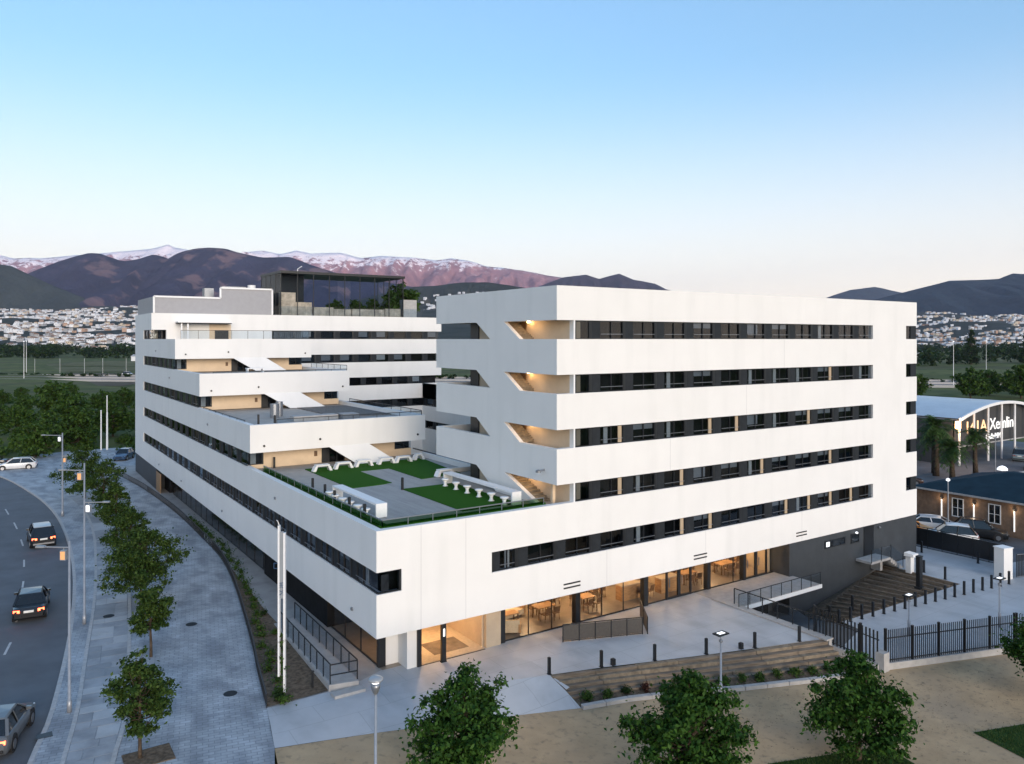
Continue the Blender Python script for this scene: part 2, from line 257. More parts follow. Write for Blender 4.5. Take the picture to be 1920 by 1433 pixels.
for nm, (D, W, amp, m, prof) in RIDGES.items():
    s0, s1 = prof[0][0], prof[-1][0]; n = 640 if nm == 'snow_range' else 260; nv = 46; mb = MB()
    for j in range(nv + 10):
        v = 1 - j / nv                                             # 1 at the foot, 0 on the ridge, below 0 behind it
        for i in range(n + 1):
            s = s0 + (s1 - s0) * i / n; top = interp(prof, s) + amp * .05 * noise.noise((s / (amp * 2.2), 3, 7)); a = abs(v); f = 1 - a ** (1.05 if v > 0 else .8)
            e = min(1, (s - s0) / 300, (s1 - s) / 300); e = max(e, 0)
            wob = (noise.fractal((s / (W * .22), v * 3.0 * W / 3200 + 5, D * .01), 1.0, 2.0, 5)) * amp * min(1, a * 3) * (1 - a * .5)
            gul = -(abs(noise.noise((s / (W * .07) + v * .8, v * 1.2, 2.2))) * 1.1 + .55 * abs(noise.noise((s / (W * .026) - v * .6, v * 2.4, 6.1)))) * amp * 1.25 * min(1, a * 3.5) * (1 - a * .8)
            z = top * f * (.25 + .75 * e) + (wob + gul) * (f > 0) - 6 * (a > .98)
            mb.v.append(far(s + amp * .3 * noise.noise((s / 300, v * 4, 1)), D - v * W, max(z, -8)))
    q = n + 1
    mb.f = [(j * q + i, j * q + i + 1, (j + 1) * q + i + 1, (j + 1) * q + i) for j in range(nv + 9) for i in range(n)]; mb.m = [0] * len(mb.f)
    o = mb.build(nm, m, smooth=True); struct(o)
# the two hillsides that carry the white town
mat('town_slope', (.050, .055, .048), .95, .3, .015, .3, c2=(.022, .030, .022))
def slope_z(side, s, d):
    if side < 0:
        t = (d - 1150) / 2250; return max(0, min(1, t)) ** 1.15 * (150 + 45 * noise.noise((s / 420, d / 600, 1))) * min(1, (3300 - abs(s + 1300)) / 900) + 12 * noise.noise((s / 160, d / 200, 4)) * min(1, max(0, t * 4))
    t = (d - 1250) / 2350; return max(0, min(1, t)) ** 1.2 * (128 + 25 * noise.noise((s / 420, d / 600, 9))) * min(1, max(0, (s - 900) / 700)) + 9 * noise.noise((s / 160, d / 200, 8)) * min(1, max(0, t * 4))
for nm, side, s0, s1, d0, d1 in (('town_hillside', -1, -4300, 700, 1150, 3500), ('town_hillside', 1, 900, 4200, 1250, 3700)):
    mb = MB(); n, k = 90, 50
    for j in range(k + 1):
        for i in range(n + 1):
            s = s0 + (s1 - s0) * i / n; d = d0 + (d1 - d0) * j / k; mb.v.append(far(s, d, slope_z(side, s, d) - 1.4))
    mb.f = [(j * (n + 1) + i, j * (n + 1) + i + 1, (j + 1) * (n + 1) + i + 1, (j + 1) * (n + 1) + i) for j in range(k) for i in range(n)]; mb.m = [0] * len(mb.f)
    struct(mb.build(nm, 'town_slope', smooth=True))
# white houses: the largest as objects, the rest as one mass
mat('house_white', (.76, .77, .80), .85, .08, .05); mat('house_cream', (.62, .52, .40), .85, .08, .05); mat('house_terracotta', (.50, .33, .24), .85, .1, .05); mat('tile_roof', (.26, .15, .10), .9, .15, .3); mat('house_grey', (.42, .42, .43), .85, .08, .05)
def house_mb(mb, c, w, d, h, rz, wall=0, kind=0):
    ca, sa = math.cos(rz), math.sin(rz)
    def P(x, y, z): return (c[0] + x * ca - y * sa, c[1] + x * sa + y * ca, c[2] + z)
    a, b = w / 2, d / 2
    mb.add([P(-a, -b, -3), P(a, -b, -3), P(a, b, -3), P(-a, b, -3), P(-a, -b, h), P(a, -b, h), P(a, b, h), P(-a, b, h)], [(0, 1, 5, 4), (1, 2, 6, 5), (2, 3, 7, 6), (3, 0, 4, 7)] + ([(4, 5, 6, 7)] if kind == 0 else []), wall)
    if kind:
        mb.add([P(-a - .4, -b - .4, h), P(a + .4, -b - .4, h), P(a + .4, b + .4, h), P(-a - .4, b + .4, h), P(-a * .5, 0, h + 2), P(a * .5, 0, h + 2)], [(0, 1, 5, 4), (2, 3, 4, 5), (1, 2, 5), (3, 0, 4)], 4)
    for k in range(int(w // 3.2)):
        x = -a + 1.6 + k * 3.2; mb.add([P(x - .6, -b - .05, h - 2.1), P(x + .6, -b - .05, h - 2.1), P(x + .6, -b - .05, h - .8), P(x - .6, -b - .05, h - .8)], [(0, 1, 2, 3)], 5)
HM = ['house_white', 'house_cream', 'house_terracotta', 'house_grey', 'tile_roof', 'dark_core']
rng = random.Random(5); spots = []
for side, n, s0, s1, d0, d1 in ((-1, 9500, -.95, -.25, 1200, 3350), (1, 7200, .34, .84, 1350, 3550)):
    for i in range(n):
        d = d0 + (d1 - d0) * rng.random() ** .85; s = d * (s0 + (s1 - s0) * rng.random())
        if noise.noise((s / 170, d / 90, 11 + side)) + .6 * noise.noise((s / 45, d / 30, 2)) < (.05 if side < 0 else .10): continue
        z = slope_z(side, s, d) - 1.5; p = far(s, d, z)
        vis = -.665 < s / d < -.475 or .515 < s / d < .665
        spots.append((d if vis else d + 9000, p, rng.uniform(6, 16), rng.uniform(6, 10), rng.choice((3, 4, 5.5, 6.5, 8)), rng.choice((.2, .5, -.4, .9)) + rng.gauss(0, .15), rng.choice((0, 0, 0, 0, 0, 0, 1, 3, 2)), rng.random() < .2, side))
for i in range(120):                                               # the small village on the wooded hill
    s = rng.uniform(-420, 60); d = rng.uniform(3350, 3700); 
    if noise.noise((s / 60, d / 60, 3)) > -.1: spots.append((d + 500, far(s, d, interp(RIDGES['wooded_hill'][4], s) * (1 - ((3900 - d) / 900) ** 1.05) - 2), rng.uniform(8, 16), 9, 6, .4, 0, False, 0))
spots.sort(key=lambda t: t[0]); mass = MB()
protos = []
for k in range(8):
    mb = MB(); house_mb(mb, (0, 0, 0), rng.uniform(7, 15), rng.uniform(6, 10), rng.choice((3, 5, 7)), 0, [0, 0, 0, 0, 0, 0, 1, 3][k], k % 3 == 1); protos.append(mb.mesh('house', HM))
for i, (d, p, a, b, h, rz, wl, tl, side) in enumerate(spots):
    if i < 260:
        o = put(rng.choice(protos), 'town_house', None, p, rz); s_ = rng.uniform(.85, 1.2); o.scale = (s_, s_, rng.uniform(.8, 1.2))
        tag(o, 'small pale house in the white town on the slope below the mountains' if side < 0 else 'small pale house in the white town under the dark shoulder of hill', 'house', 'houses of the hillside town')
    else: house_mb(mass, p, a, b, h, rz, wl, 1 if tl else 0)
tag(mass.build('town_mass', HM), 'dense mass of small white houses climbing the far slopes', 'town', kind='stuff')

# ------------------------------------------------------------------ local ground: road, pavements, plaza, sand, drive
KERB = [(-21, -40), (-18, -20), (-15.9, -7), (-14.27, 1.52), (-13.21, 6.35), (-11.67, 17.13), (-10.58, 28.7), (-10.10, 40.92), (-10.34, 53.35), (-11.65, 65.34), (-14.45, 80.02), (-19, 92), (-26, 106)]
def smooth_line(pts, step=1.0):
    out = []; P = [Vector((*p, 0)) if len(p) == 2 else Vector(p) for p in pts]
    for i in range(len(P) - 1):
        a, b, c, d = P[max(i - 1, 0)], P[i], P[i + 1], P[min(i + 2, len(P) - 1)]; n = max(2, int((c - b).length / step))
        for k in range(n):
            t = k / n; out.append(.5 * ((2 * b) + (-a + c) * t + (2 * a - 5 * b + 4 * c - d) * t * t + (-a + 3 * b - 3 * c + d) * t ** 3))
    out.append(P[-1]); return out
K = smooth_line(KERB)
sheet('road', [(p.x + .05, p.y, -.12) for p in K] + [(p.x - 13, p.y + .6, -.12) for p in reversed(K)], 'asphalt')
sheet('side_road', [(-60, 82.5, -.112), (-9.2, 80.5, -.112), (-8.6, 88, -.112), (-60, 93, -.112)], 'asphalt')
pave = sheet('pavement', [(p.x, p.y, 0) for p in K[:K.index(K[-14])]] + [(-6, 100, 0), (3, 100, 0), (1.3, 78, 0), (1.3, 1.5, 0), (-.8, 1, 0), (-4.99, .96, 0), (-5.75, -2.73, 0), (-6.12, -3.95, 0), (-8.5, -12, 0), (-14, -30, 0)], 'cobble')
for i in range(len(K) - 1):                                        # kerb stones
    a, b = K[i], K[i + 1]
    if b.y < -8 or a.y > 82: continue
    d = (b - a); L = d.length; u = d / L; nrm = Vector((u.y, -u.x, 0))
    mb = MB(); a2 = a + u * .012; b2 = b - u * .012; q = [a2 - nrm * .03, b2 - nrm * .03, b2 + nrm * .17, a2 + nrm * .17]
    mb.hull([(p.x, p.y, -.13) for p in q], [(p.x, p.y, .014) for p in q]); mb.build('kerb_stone', 'kerbstone', pave)
A_ = [(-16.2, -14), (-13.9, -3.6), (-13.04, .7), (-12.1, 5.6), (-11.17, 12.19), (-9.86, 21.44), (-8.9, 30), (-7.91, 41.63), (-7.7, 52), (-8.7, 64)]
B_ = [(-14.4, -14), (-12.3, -4.4), (-11.58, -.28), (-10.44, 4.49), (-9.12, 13.48), (-7.74, 23.91), (-6.9, 33), (-6.3, 42), (-6.2, 52), (-7.0, 64)]
def line_at(pts, y):
    for (xa, ya), (xb, yb) in zip(pts, pts[1:]):
        if ya <= y <= yb: return xa + (xb - xa) * (y - ya) / (yb - ya)
    return pts[-1][0]
rng = random.Random(9); y = -9.0
while y < 62:                                                      # band of large paving slabs between the lamp strip and the cobbles
    h = rng.choice((.7, .9, 1.1)) * (1 if y < 30 else 1.8); xa, xb = line_at(A_, y), line_at(B_, y); xa2, xb2 = line_at(A_, y + h), line_at(B_, y + h)
    cut = rng.choice((.33, .5, .62)); segs = (0, cut, 1) if y < 36 else (0, 1)
    for t0, t1 in zip(segs, segs[1:]):
        g = .012; z = .018 + rng.uniform(-.003, .003); sk = -.10 * (xb - xa)
        q = [(xa + (xb - xa) * t0 + g, y + g + sk * t0), (xa + (xb - xa) * t1 - g, y + g + sk * t1), (xa2 + (xb2 - xa2) * t1 - g, y + h - g + sk * t1), (xa2 + (xb2 - xa2) * t0 + g, y + h - g + sk * t0)]
        MB().hull([(px, py, -.02) for px, py in q], [(px, py, z) for px, py in q]).build('paving_slab', rng.choice(('paver', 'paver', 'paver_dark', 'paver_light')), pave)
    y += h
for pts, off in ((A_, 0), (B_, .22)):                                 # pale edging stones along the slab band
    L = smooth_line(pts, 1.2)
    for a, b in zip(L, L[1:]):
        if a.y < -9 or a.y > 50: continue
        u = (b - a).normalized(); n_ = Vector((u.y, -u.x, 0)); a2 = a - n_ * (.11 - off) ; b2 = b - n_ * (.11 - off); q = [a2 - n_ * .09 + u * .01, b2 - n_ * .09 - u * .01, b2 + n_ * .09 - u * .01, a2 + n_ * .09 + u * .01]
        MB().hull([(p.x, p.y, -.02) for p in q], [(p.x, p.y, .03) for p in q]).build('edging_stone', 'kerbstone', pave)
road = bpy.data.objects['road']
for (a, b) in (((-14.21, 58.04), (-13.99, 55.04)), ((-13.65, 50.84), (-13.48, 47.79)), ((-13.32, 43.22), (-13.24, 40.7)), ((-13.32, 35.91), (-13.39, 33.75)), ((-13.55, 29.69), (-13.66, 28.06)), ((-13.98, 22.6), (-14.2, 20.6)), ((-14.55, 17.03), (-14.87, 15.2)), ((-15.5, 10.4), (-15.9, 8.6))):
    a = Vector((*a, 0)); b = Vector((*b, 0)); u = (b - a).normalized(); n_ = Vector((u.y, -u.x, 0)) * .06; q = [a - n_, b - n_, b + n_, a + n_]
    MB().hull([(p.x, p.y, -.119) for p in q], [(p.x, p.y, -.113) for p in q]).build('lane_dash', 'white_line', road)
ubox('drain_grate', 'black_frame', -13.9, -13.3, 3.5, 3.95, -.02, .024, pave)
BEDR = [(-.83, 1.02), (-1.1, 6), (-1.34, 12.29), (-.83, 22.93), (-.35, 32.2), (-.3, 43.4), (-.75, 56), (-1.5, 66), (-2.4, 77)]
BEDL = [(-4.99, .96), (-4.3, 4.8), (-3.35, 9.61), (-1.63, 19.81), (-.75, 27), (-.55, 34), (-.48, 46), (-1.0, 59.5), (-1.75, 68), (-2.6, 76)]
BL, BR = smooth_line(BEDL, 1.2), smooth_line(BEDR, 1.2)
sheet('walkway', [(1.3, 1.5, .008), (1.3, 80, .008), (-2.2, 80, .008)] + [(p.x, p.y, .008) for p in reversed(BR)], 'walk')
sheet('planting_bed', [(p.x, p.y, .06) for p in BL[:24]] + [(p.x, p.y, .06) for p in reversed(BR[:26])], 'soil')
# plaza
EDGE = [(-5.74, -2.70, -.02), (-3.91, -2.99, -.13), (-1.64, -3.36, -.28), (.72, -3.84, -.43), (3.18, -4.39, -.59), (5.77, -4.97, -.76), (8.17, -5.58, -.90)]
BACK = [(-4.99, .96, .01), (-3.4, .35, .01), (-1.5, -.4, .01), (.8, -1.2, .01), (3.2, -2.05, .01), (5.7, -2.8, .01), (7.85, -3.43, .01)]
mb = MB(); mb.v = BACK + [tuple((Vector(a) * .5 + Vector(b) * .5) + Vector((0, 0, .06))) for a, b in zip(BACK, EDGE)] + EDGE; mb.f = [(j * 7 + i, (j + 1) * 7 + i, (j + 1) * 7 + i + 1, j * 7 + i + 1) for j in range(2) for i in range(6)]; mb.m = [0] * 12
mb.quad((7.85, -3.43, .01), (8.1, -4.5, -.39), (8.35, -4.45, -.36)); struct(mb.build('plaza_slope', 'plaza', smooth=True))
UP = [(7.85, -3.43), (10.66, -4.24), (13.51, -5.19), (16.39, -6.13), (19.26, -7.01), (22.07, -7.81), (23.45, -8.25)]
sheet('plaza', BACK + [(x, y, .01) for x, y in UP[1:]] + [(23.45, 1.8, .01), (1.1, 1.8, .01), (-.83, 1.02, .01)], 'plaza')
LOW = [(8.17, -5.58), (11, -6.27), (15.96, -8.4), (20.55, -10.13), (24.1, -11.2)]
def zs(x): t = min(max((x + 6) / 14, 0), 1); return -.9 * t
fr = [(-5.75, -2.73)] + [(x, y) for x, y, z in EDGE[1:]] + LOW[1:] + [(28.66, -12.56), (33.1, -14.03), (46, -18.6), (75, -24)]
mb = MB(); n = len(fr)
for k, f in enumerate((0, .15, .5, 1)):
    for x, y in fr: mb.v.append((x - f * 14, y + (-70 - y) * f, zs(x) - .006))
mb.f = [(j * n + i, (j + 1) * n + i, (j + 1) * n + i + 1, j * n + i + 1) for j in range(3) for i in range(n - 1)]; mb.m = [0] * len(mb.f)
struct(mb.build('sand_ground', 'sand'))
sheet('lawn', [(21.4, -17.3, -.88), (25.6, -18.7, -.88), (25, -26, -.88), (20, -24, -.88)], 'grass'); sheet('lawn', [(11.5, -13.8, -.88), (15.4, -15.2, -.88), (16.95, -15.65, -.88), (16.3, -19, -.88), (12.2, -19, -.88)], 'grass')
# lower drive, garage ramp and its walls
sheet('driveway', [(24.3, -8.4, -1), (24.3, -11.1, -1), (28.7, -12.45, -1), (33.1, -13.9, -1), (46, -18.4, -1), (75, -23, -1), (75, -9, -1), (51, -5.2, -1), (50.9, 6, -1), (48.5, 6, -1), (48.5, -.1, -1), (43.4, -.1, -1), (43.4, -5.9, -1), (29.3, -5.6, -1), (29.0, -7.0, -1)], 'plaza')
sheet('garage_ramp', [(23.6, -8.8, -1.0), (29.2, -7.0, -1.0), (29.5, -5.5, -1.2), (31.8, -1.5, -2.5), (33.5, 1.5, -2.83), (23.6, 1.5, -2.85)], 'asphalt')
o = MB().box(23.5, 23.75, -8.6, 0, -3, .02).box(23.3, 23.9, -8.6, -.2, .02, .10).build('retaining_wall', 'pale_concrete'); tag(o, 'pale concrete retaining wall between the plaza and the garage ramp', 'wall')
sheet('parking', [(51.2, -26, -1.17), (135, -26, -1.17), (135, 75, -1.17), (51.2, 75, -1.17)], 'asphalt')
# highway across the plain
a, b = Vector((-60, 436, 0)), Vector((520, -64, 0)); u = (b - a).normalized(); nn = Vector((u.y, -u.x, 0)) * -1
mb = MB()
for o0, o1, z in ((-20, 20, -1.0),): mb.quad(*[(p.x, p.y, z) for p in (a - u * 900 + nn * o0, b + u * 900 + nn * o0, b + u * 900 + nn * o1, a - u * 900 + nn * o1)])
hw = struct(mb.build('highway', 'asphalt'))
for off in (-20.5, -.4, 20):
    p, q = a - u * 900 + nn * off, b + u * 900 + nn * off; MB().hull([(p.x, p.y, -1.2), (q.x, q.y, -1.2), (q.x + nn.x * .5, q.y + nn.y * .5, -1.2), (p.x + nn.x * .5, p.y + nn.y * .5, -1.2)], [(p.x, p.y, -.2), (q.x, q.y, -.2), (q.x + nn.x * .5, q.y + nn.y * .5, -.2), (p.x + nn.x * .5, p.y + nn.y * .5, -.2)]).build('crash_barrier', 'pale_concrete', hw)
for off in (-10, 10):
    p, q = a - u * 900 + nn * off, b + u * 900 + nn * off; mb = MB(); mb.quad((p.x, p.y, -.99), (q.x, q.y, -.99), (q.x + nn.x * .3, q.y + nn.y * .3, -.99), (p.x + nn.x * .3, p.y + nn.y * .3, -.99)); mb.build('lane_line', 'white_line', hw)
# the air
mb = MB().box(-14500, 14500, -5000, 14500, -6, 1500)
hz = mb.build('haze', 'white_paint'); hz.data.materials.clear(); hm = bpy.data.materials.new('haze_air'); hm.use_nodes = True; nt = hm.node_tree; nt.nodes.remove(nt.nodes['Principled BSDF'])
pv = nt.nodes.new('ShaderNodeVolumePrincipled'); pv.inputs['Color'].default_value = (.80, .82, 1.0, 1); pv.inputs['Density'].default_value = 3.0e-5; nt.links.new(pv.outputs[0], nt.nodes['Material Output'].inputs['Volume']); hz.data.materials.append(hm); tag(hz, 'thin bluish evening haze over the whole valley', 'haze', kind='stuff')
# ------------------------------------------------------------------ the residence: one building, stepped round a court
B = thing('residence_building', 'large white stepped building with dark ribbon windows, roof terraces and a tall front block', 'building')
SILL = [4.5, 7.6, 10.7, 13.8, 16.9]; HEAD = [s + 1.08 for s in SILL]; ROOF = 19.93; WB = 2.38
T = .4; FR = 48.27; BK = 75.0; TY = [22.0, 38.2, 49.2, 63.0]; LW = 14.1
def parapet(mb, x0, x1, y0, y1, z0, z1): mb.box(x0, x1, y0, y1, z0, z1)
# white front wall
mb = MB()
mb.box(0, FR, 0, T, WB, SILL[0]); mb.box(1.34, 6.6, 0, T, SILL[0], HEAD[0]); mb.box(0, FR, 0, T, HEAD[0], SILL[1])
for k in range(5):
    mb.box(41.94, 46.66, 0, T, SILL[k], HEAD[k])
    if k: mb.box(10.92, FR, 0, T, HEAD[k], SILL[k + 1] if k < 4 else ROOF)
mb.build('front_wall', 'white_render', B)
# joints in the render
for x, z0, z1 in ((2.4, WB, SILL[1]), (5.0, WB, SILL[1]), (14.6, WB, SILL[0]), (23.0, WB, SILL[0]), (33, WB, SILL[0]), (19.8, HEAD[1], SILL[2]), (27, HEAD[2], SILL[3]), (31, HEAD[3], SILL[4])):
    ubox('render_joint', 'screen_grey', x, x + .012, -.002, .01, z0 + .02, z1 - .02, B)
# left wall, facing the street
mb = MB(); mb.box(0, T, T, BK, WB, SILL[0]); mb.box(0, T, T, BK, HEAD[0], SILL[1])
for k in range(4): mb.box(0, T, TY[k] + (0), BK, HEAD[k + 1], SILL[k + 2] if k < 3 else ROOF)
for k in range(5): mb.box(0, T, 68.55, BK, SILL[k], HEAD[k])
mb.build('street_wall', 'white_render', B)
# terrace fronts with the sloping stair screens
STRIP = [(5.85, 9.1, 7.95, 11.2), (5.67, 9.08, 8.0, 11.4), (5.64, 9.04, 7.95, 11.2)]
for k in range(3):
    Y = TY[k]; mb = MB(); mb.box(T, LW, Y, Y + T, HEAD[k + 1], SILL[k + 2]); mb.box(LW - T, LW, Y + T, TY[3], HEAD[k + 1], SILL[k + 2])
    mb.build('terrace_front', 'white_render', B)
    a, b, c, d = STRIP[k]; z1, z0 = HEAD[k + 1], SILL[k + 1] - .3
    MB().hull([(a, Y - .03, z1 + .06), (c, Y - .62, z0), (d, Y - .62, z0), (b, Y - .03, z1 + .06)], [(a, Y + .25, z1 + .06), (c, Y - .3, z0), (d, Y - .3, z0), (b, Y + .25, z1 + .06)]).build('stair_screen', 'white_render', B)
    # stair behind the screen
    n = 12; st = MB(); s0 = (a + b) / 2 - .2; s1 = (c + d) / 2 - .2
    for i in range(n):
        x = s0 + (s1 - s0) * i / n; z = z1 + (z0 - z1) * i / n; st.box(x - .6, x + .25, Y + .35, Y + 1.3, z - .2, z)
    st.build('stair_flight', 'pale_concrete', B)
    # recessed wall, corner window, doors
    yr = Y + 1.6; zb, zt = SILL[k + 1] - .3, HEAD[k + 1] + .02
    mb = MB(); mb.box(1.4, 5.9, yr, yr + .3, zb, zt); mb.box(5.9, 7.8, yr, yr + .3, zt - .12, zt); mb.box(7.8, 12.1, yr, yr + .3, zb, zt); mb.box(12.1, 13.6, yr, yr + .3, zb, zb + .55); mb.box(0.5, 1.4, yr, yr + .3, zb, SILL[k + 1]); mb.build('terrace_wall', 'cream_wall', B)
    g = MB().box(12.15, 13.6, yr + .06, yr + .1, zb + .55, zt).build('corner_pane', 'window_glass', B); MB().box(12.1, 12.17, yr - .02, yr + .1, zb + .55, zt).box(12.85, 12.91, yr - .02, yr + .1, zb + .55, zt).build('corner_frame', 'black_frame', B)
    dr = MB().box(5.92, 6.55, yr + .02, yr + .1, zb, zt - .12).box(7.1, 7.2, yr + .02, yr + .1, zb, zt - .12).box(7.72, 7.8, yr + .02, yr + .1, zb, zt - .12).build('terrace_door', 'black_frame', B); MB().box(6.55, 7.72, yr + .14, yr + .18, zb, zt - .12).build('pane', 'window_glass', dr)
    MB().box(5.3, 5.55, yr - .03, yr, zb + .55, zb + .95).build('door_panel', 'dark_wood', B)
    for x, z in ((1.0, -1.55), (5.2, -1.35), (LW - .7, -1.55)): MB().tube([(x, Y - .06, SILL[k + 2] + z), (x, Y, SILL[k + 2] + z)], .085, 8).build('wall_light', 'black_frame', B)
# decks
def deck(name, m, x0, x1, y0, y1, z): return MB().box(x0, x1, y0, y1, z - .3, z).build(name, m, B)
deck('podium_deck', 'deck_concrete', T, LW, T, TY[0] + 1.6, SILL[1] - .3)
deck('roof_deck', 'deck_concrete', T, LW - T, TY[0] + .3, TY[1] + 1.6, SILL[2] - .35); deck('roof_deck', 'deck_concrete', T, LW - T, TY[1] + .3, TY[2] + 1.6, SILL[3] - .35); deck('roof_deck', 'deck_concrete', T, LW - T, TY[2] + .3, TY[3] + 1.6, SILL[4] - .35)
deck('roof_slab', 'deck_concrete', T, 38, TY[3] + .3, BK - .3, ROOF - .25); deck('roof_slab', 'deck_concrete', 11.3, FR - .3, T, 13.9, ROOF - .25)
deck('roof_slab', 'deck_concrete', 35.4, FR - .3, 14.2, TY[3], SILL[2] - .3)
z = SILL[1] - .3
MB().box(1.2, 6.3, 2.5, 12.2, z, z + .02).box(6.74, 9.0, 10.4, 18.0, z, z + .02).box(3.7, 6.74, 12.2, 12.3, z, z + .02).box(6.3, 6.74, 10.4, 12.6, z, z + .02).build('deck_boarding', 'deck_board', B)
mb = MB(); mb.hull([(3.73, 12.25, z), (6.72, 12.6, z), (6.72, 18.05, z), (9.05, 18.05, z), (9.05, 12.85, z), (12.4, 13.3, z), (13.3, 21.15, z), (3.73, 21.15, z)], [(3.73, 12.25, z + .05), (6.72, 12.6, z + .05), (6.72, 18.05, z + .05), (9.05, 18.05, z + .05), (9.05, 12.85, z + .05), (12.4, 13.3, z + .05), (13.3, 21.15, z + .05), (3.73, 21.15, z + .05)]); mb.build('turf_panel', 'turf', B)
MB().box(6.32, 10.1, 2.65, 10.25, z, z + .05).build('turf_panel', 'turf', B)
MB().box(13.75, 14.1, 14.2, TY[0], z - .3, SILL[1] + .1).build('court_parapet', 'white_render', B); MB().box(13.95, 14.03, 14.2, TY[0] + 2, SILL[1] + .1, SILL[1] + .18).build('handrail', 'black_frame', B)
# gravel and plant on the first roof terrace
MB().box(8.6, 13.4, 27, 37.5, SILL[2] - .35, SILL[2] - .27).build('gravel_bed', 'gravel', B)
MB().box(4.5, 8.2, 26, 27.1, SILL[2] - .35, SILL[2] + .05).build('roof_plinth', 'pale_concrete', B); MB().box(8.3, 9.7, 25.2, 26.6, SILL[2] - .35, SILL[2] + .1).build('skylight', 'steel_grey', B)
MB().tube([(4.2, 30, SILL[2] - .35), (4.2, 30, SILL[2] + .8)], .38, 12).tube([(4.9, 31, SILL[2] - .35), (4.9, 31, SILL[2] + .9)], .3, 12).build('roof_vent', 'steel_grey', B)
# tower side: bands, stair screens, gallery
SY = [(8.71, 5.45, 6.85, 3.3)] * 4
mb = MB()
for k in range(1, 5): mb.box(10.92, 10.92 + .3, T, 14.2, HEAD[k], SILL[k + 1] if k < 4 else ROOF)
mb.build('gallery_parapet', 'white_render', B)
mb = MB()
for k in range(1, 5): mb.box(11.22, 15.8, 14.0, 14.2, HEAD[k], SILL[k + 1] if k < 4 else ROOF)
mb.build('balcony_parapet', 'white_render', B)
for k in range(1, 5):
    z1, z0 = HEAD[k], SILL[k] - (.28 if k == 1 else 0); a, b, c, d = (8.71, 5.45, 7.0, 3.68) if k > 1 else (8.71, 5.41, 6.35, 1.9)
    MB().hull([(10.92, a, z1), (10.92, c, z0), (10.92, d, z0), (10.92, b, z1)], [(11.2, a, z1), (11.2, c, z0), (11.2, d, z0), (11.2, b, z1)]).build('stair_screen', 'white_render', B)
    st = MB(); n = 11
    for i in range(n):
        t = i / n; y = b + (d - b) * t + .35; z = z1 + (z0 - z1) * t; st.box(11.25, 12.1, y - .3, y + .28, z - .16, z)
    st.build('stair_flight', 'timber_pale', B)
    MB().box(11.2, 12.14, T, 14.0, SILL[k] - .75, SILL[k] - .55).box(12.14, 15.8, 11.4, 14.0, SILL[k] - .75, SILL[k] - .55).build('gallery_slab', 'pale_concrete', B)
    MB().tube([(11.9, 4.15, HEAD[k] - .08), (11.9, 4.15, HEAD[k] + .03)], .09, 8).build('gallery_lamp', 'warm_bulb', B)
    ubox('gallery_door', 'black_frame', 12.05, 12.13, 10.3, 11.35, SILL[k] - .55, HEAD[k], B); ubox('gallery_door', 'dark_wood', 12.06, 12.13, 4.7, 5.4, SILL[k] - .55, HEAD[k] - .02, B)
mb = MB().box(12.14, 12.4, T, 11.4, SILL[1] - .3, ROOF - .3).box(12.4, 16, 11.2, 11.4, SILL[1] - .3, ROOF - .3).box(15.8, 16, 11.4, 14, SILL[1] - .3, ROOF - .3); mb.build('gallery_wall', 'cream_wall', B); MB().box(12.14, 12.25, .02, T, SILL[1] - .1, HEAD[4]).build('gallery_wall_end', 'white_paint', B)
MB().box(11.6, 11.8, 1.3, 1.5, SILL[1] - .3, HEAD[1]).build('gallery_post', 'cream_wall', B)
tl = MB().tube([(10.55, 1.2, 9.35), (10.92, 1.2, 9.4)], .06, 8).lathe([(.16, 0), (.16, .1), (.05, .16)], 10, 0, (10.5, 1.2, 9.28)).build('flood_lamp', 'steel_grey', B)
# back wing and court faces
mb = MB(); mb.box(LW, 35, TY[3], TY[3] + T, 0, SILL[0])
for k in range(5): mb.box(LW - T if k < 4 else T, 38, TY[3], TY[3] + T, HEAD[k], SILL[k + 1] if k < 4 else ROOF)
mb.box(1.6, 13.9, TY[3], TY[3] + T, SILL[4] - .35, HEAD[4]); mb.build('back_wall', 'white_render', B)
MB().box(37.6, 38, TY[3] + T, BK, HEAD[4], ROOF).box(37.6, 38, TY[3] + T, BK, HEAD[2], SILL[4]).box(T, 38, BK - T, BK, 0, ROOF).build('rear_wall', 'white_render', B)
mb = MB(); mb.box(35, 35 + T, 14.2, TY[3], 0, SILL[0])
for k in range(2): mb.box(35, 35 + T, 14.2, TY[3], HEAD[k], SILL[k + 1] + (0 if k == 0 else 0))
mb.box(35, 35.3, 14.2, TY[3], HEAD[1], SILL[2]); mb.build('court_wall', 'white_render', B)
MB().box(4.4, LW, TY[0] + 2, TY[3], 0, SILL[0]).box(T, 38, TY[3] + .5, BK - .5, 0, WB).build('court_base', 'white_render', B)
MB().box(10.92, FR - .02, 14.0, 14.2, 0, SILL[1]).box(15.8, FR - .02, 14.0, 14.2, SILL[1], ROOF).build('tower_rear_wall', 'white_render', B)
mb = MB()
for k in range(5): mb.box(FR - T, FR, T, 14.0, HEAD[k], SILL[k + 1] if k < 4 else ROOF)
mb.box(FR - T, FR, T, 14, WB, SILL[0]); mb.box(FR - T, FR - .02, 2.2, 14, SILL[0], HEAD[4]); mb.build('end_wall', 'white_render', B)
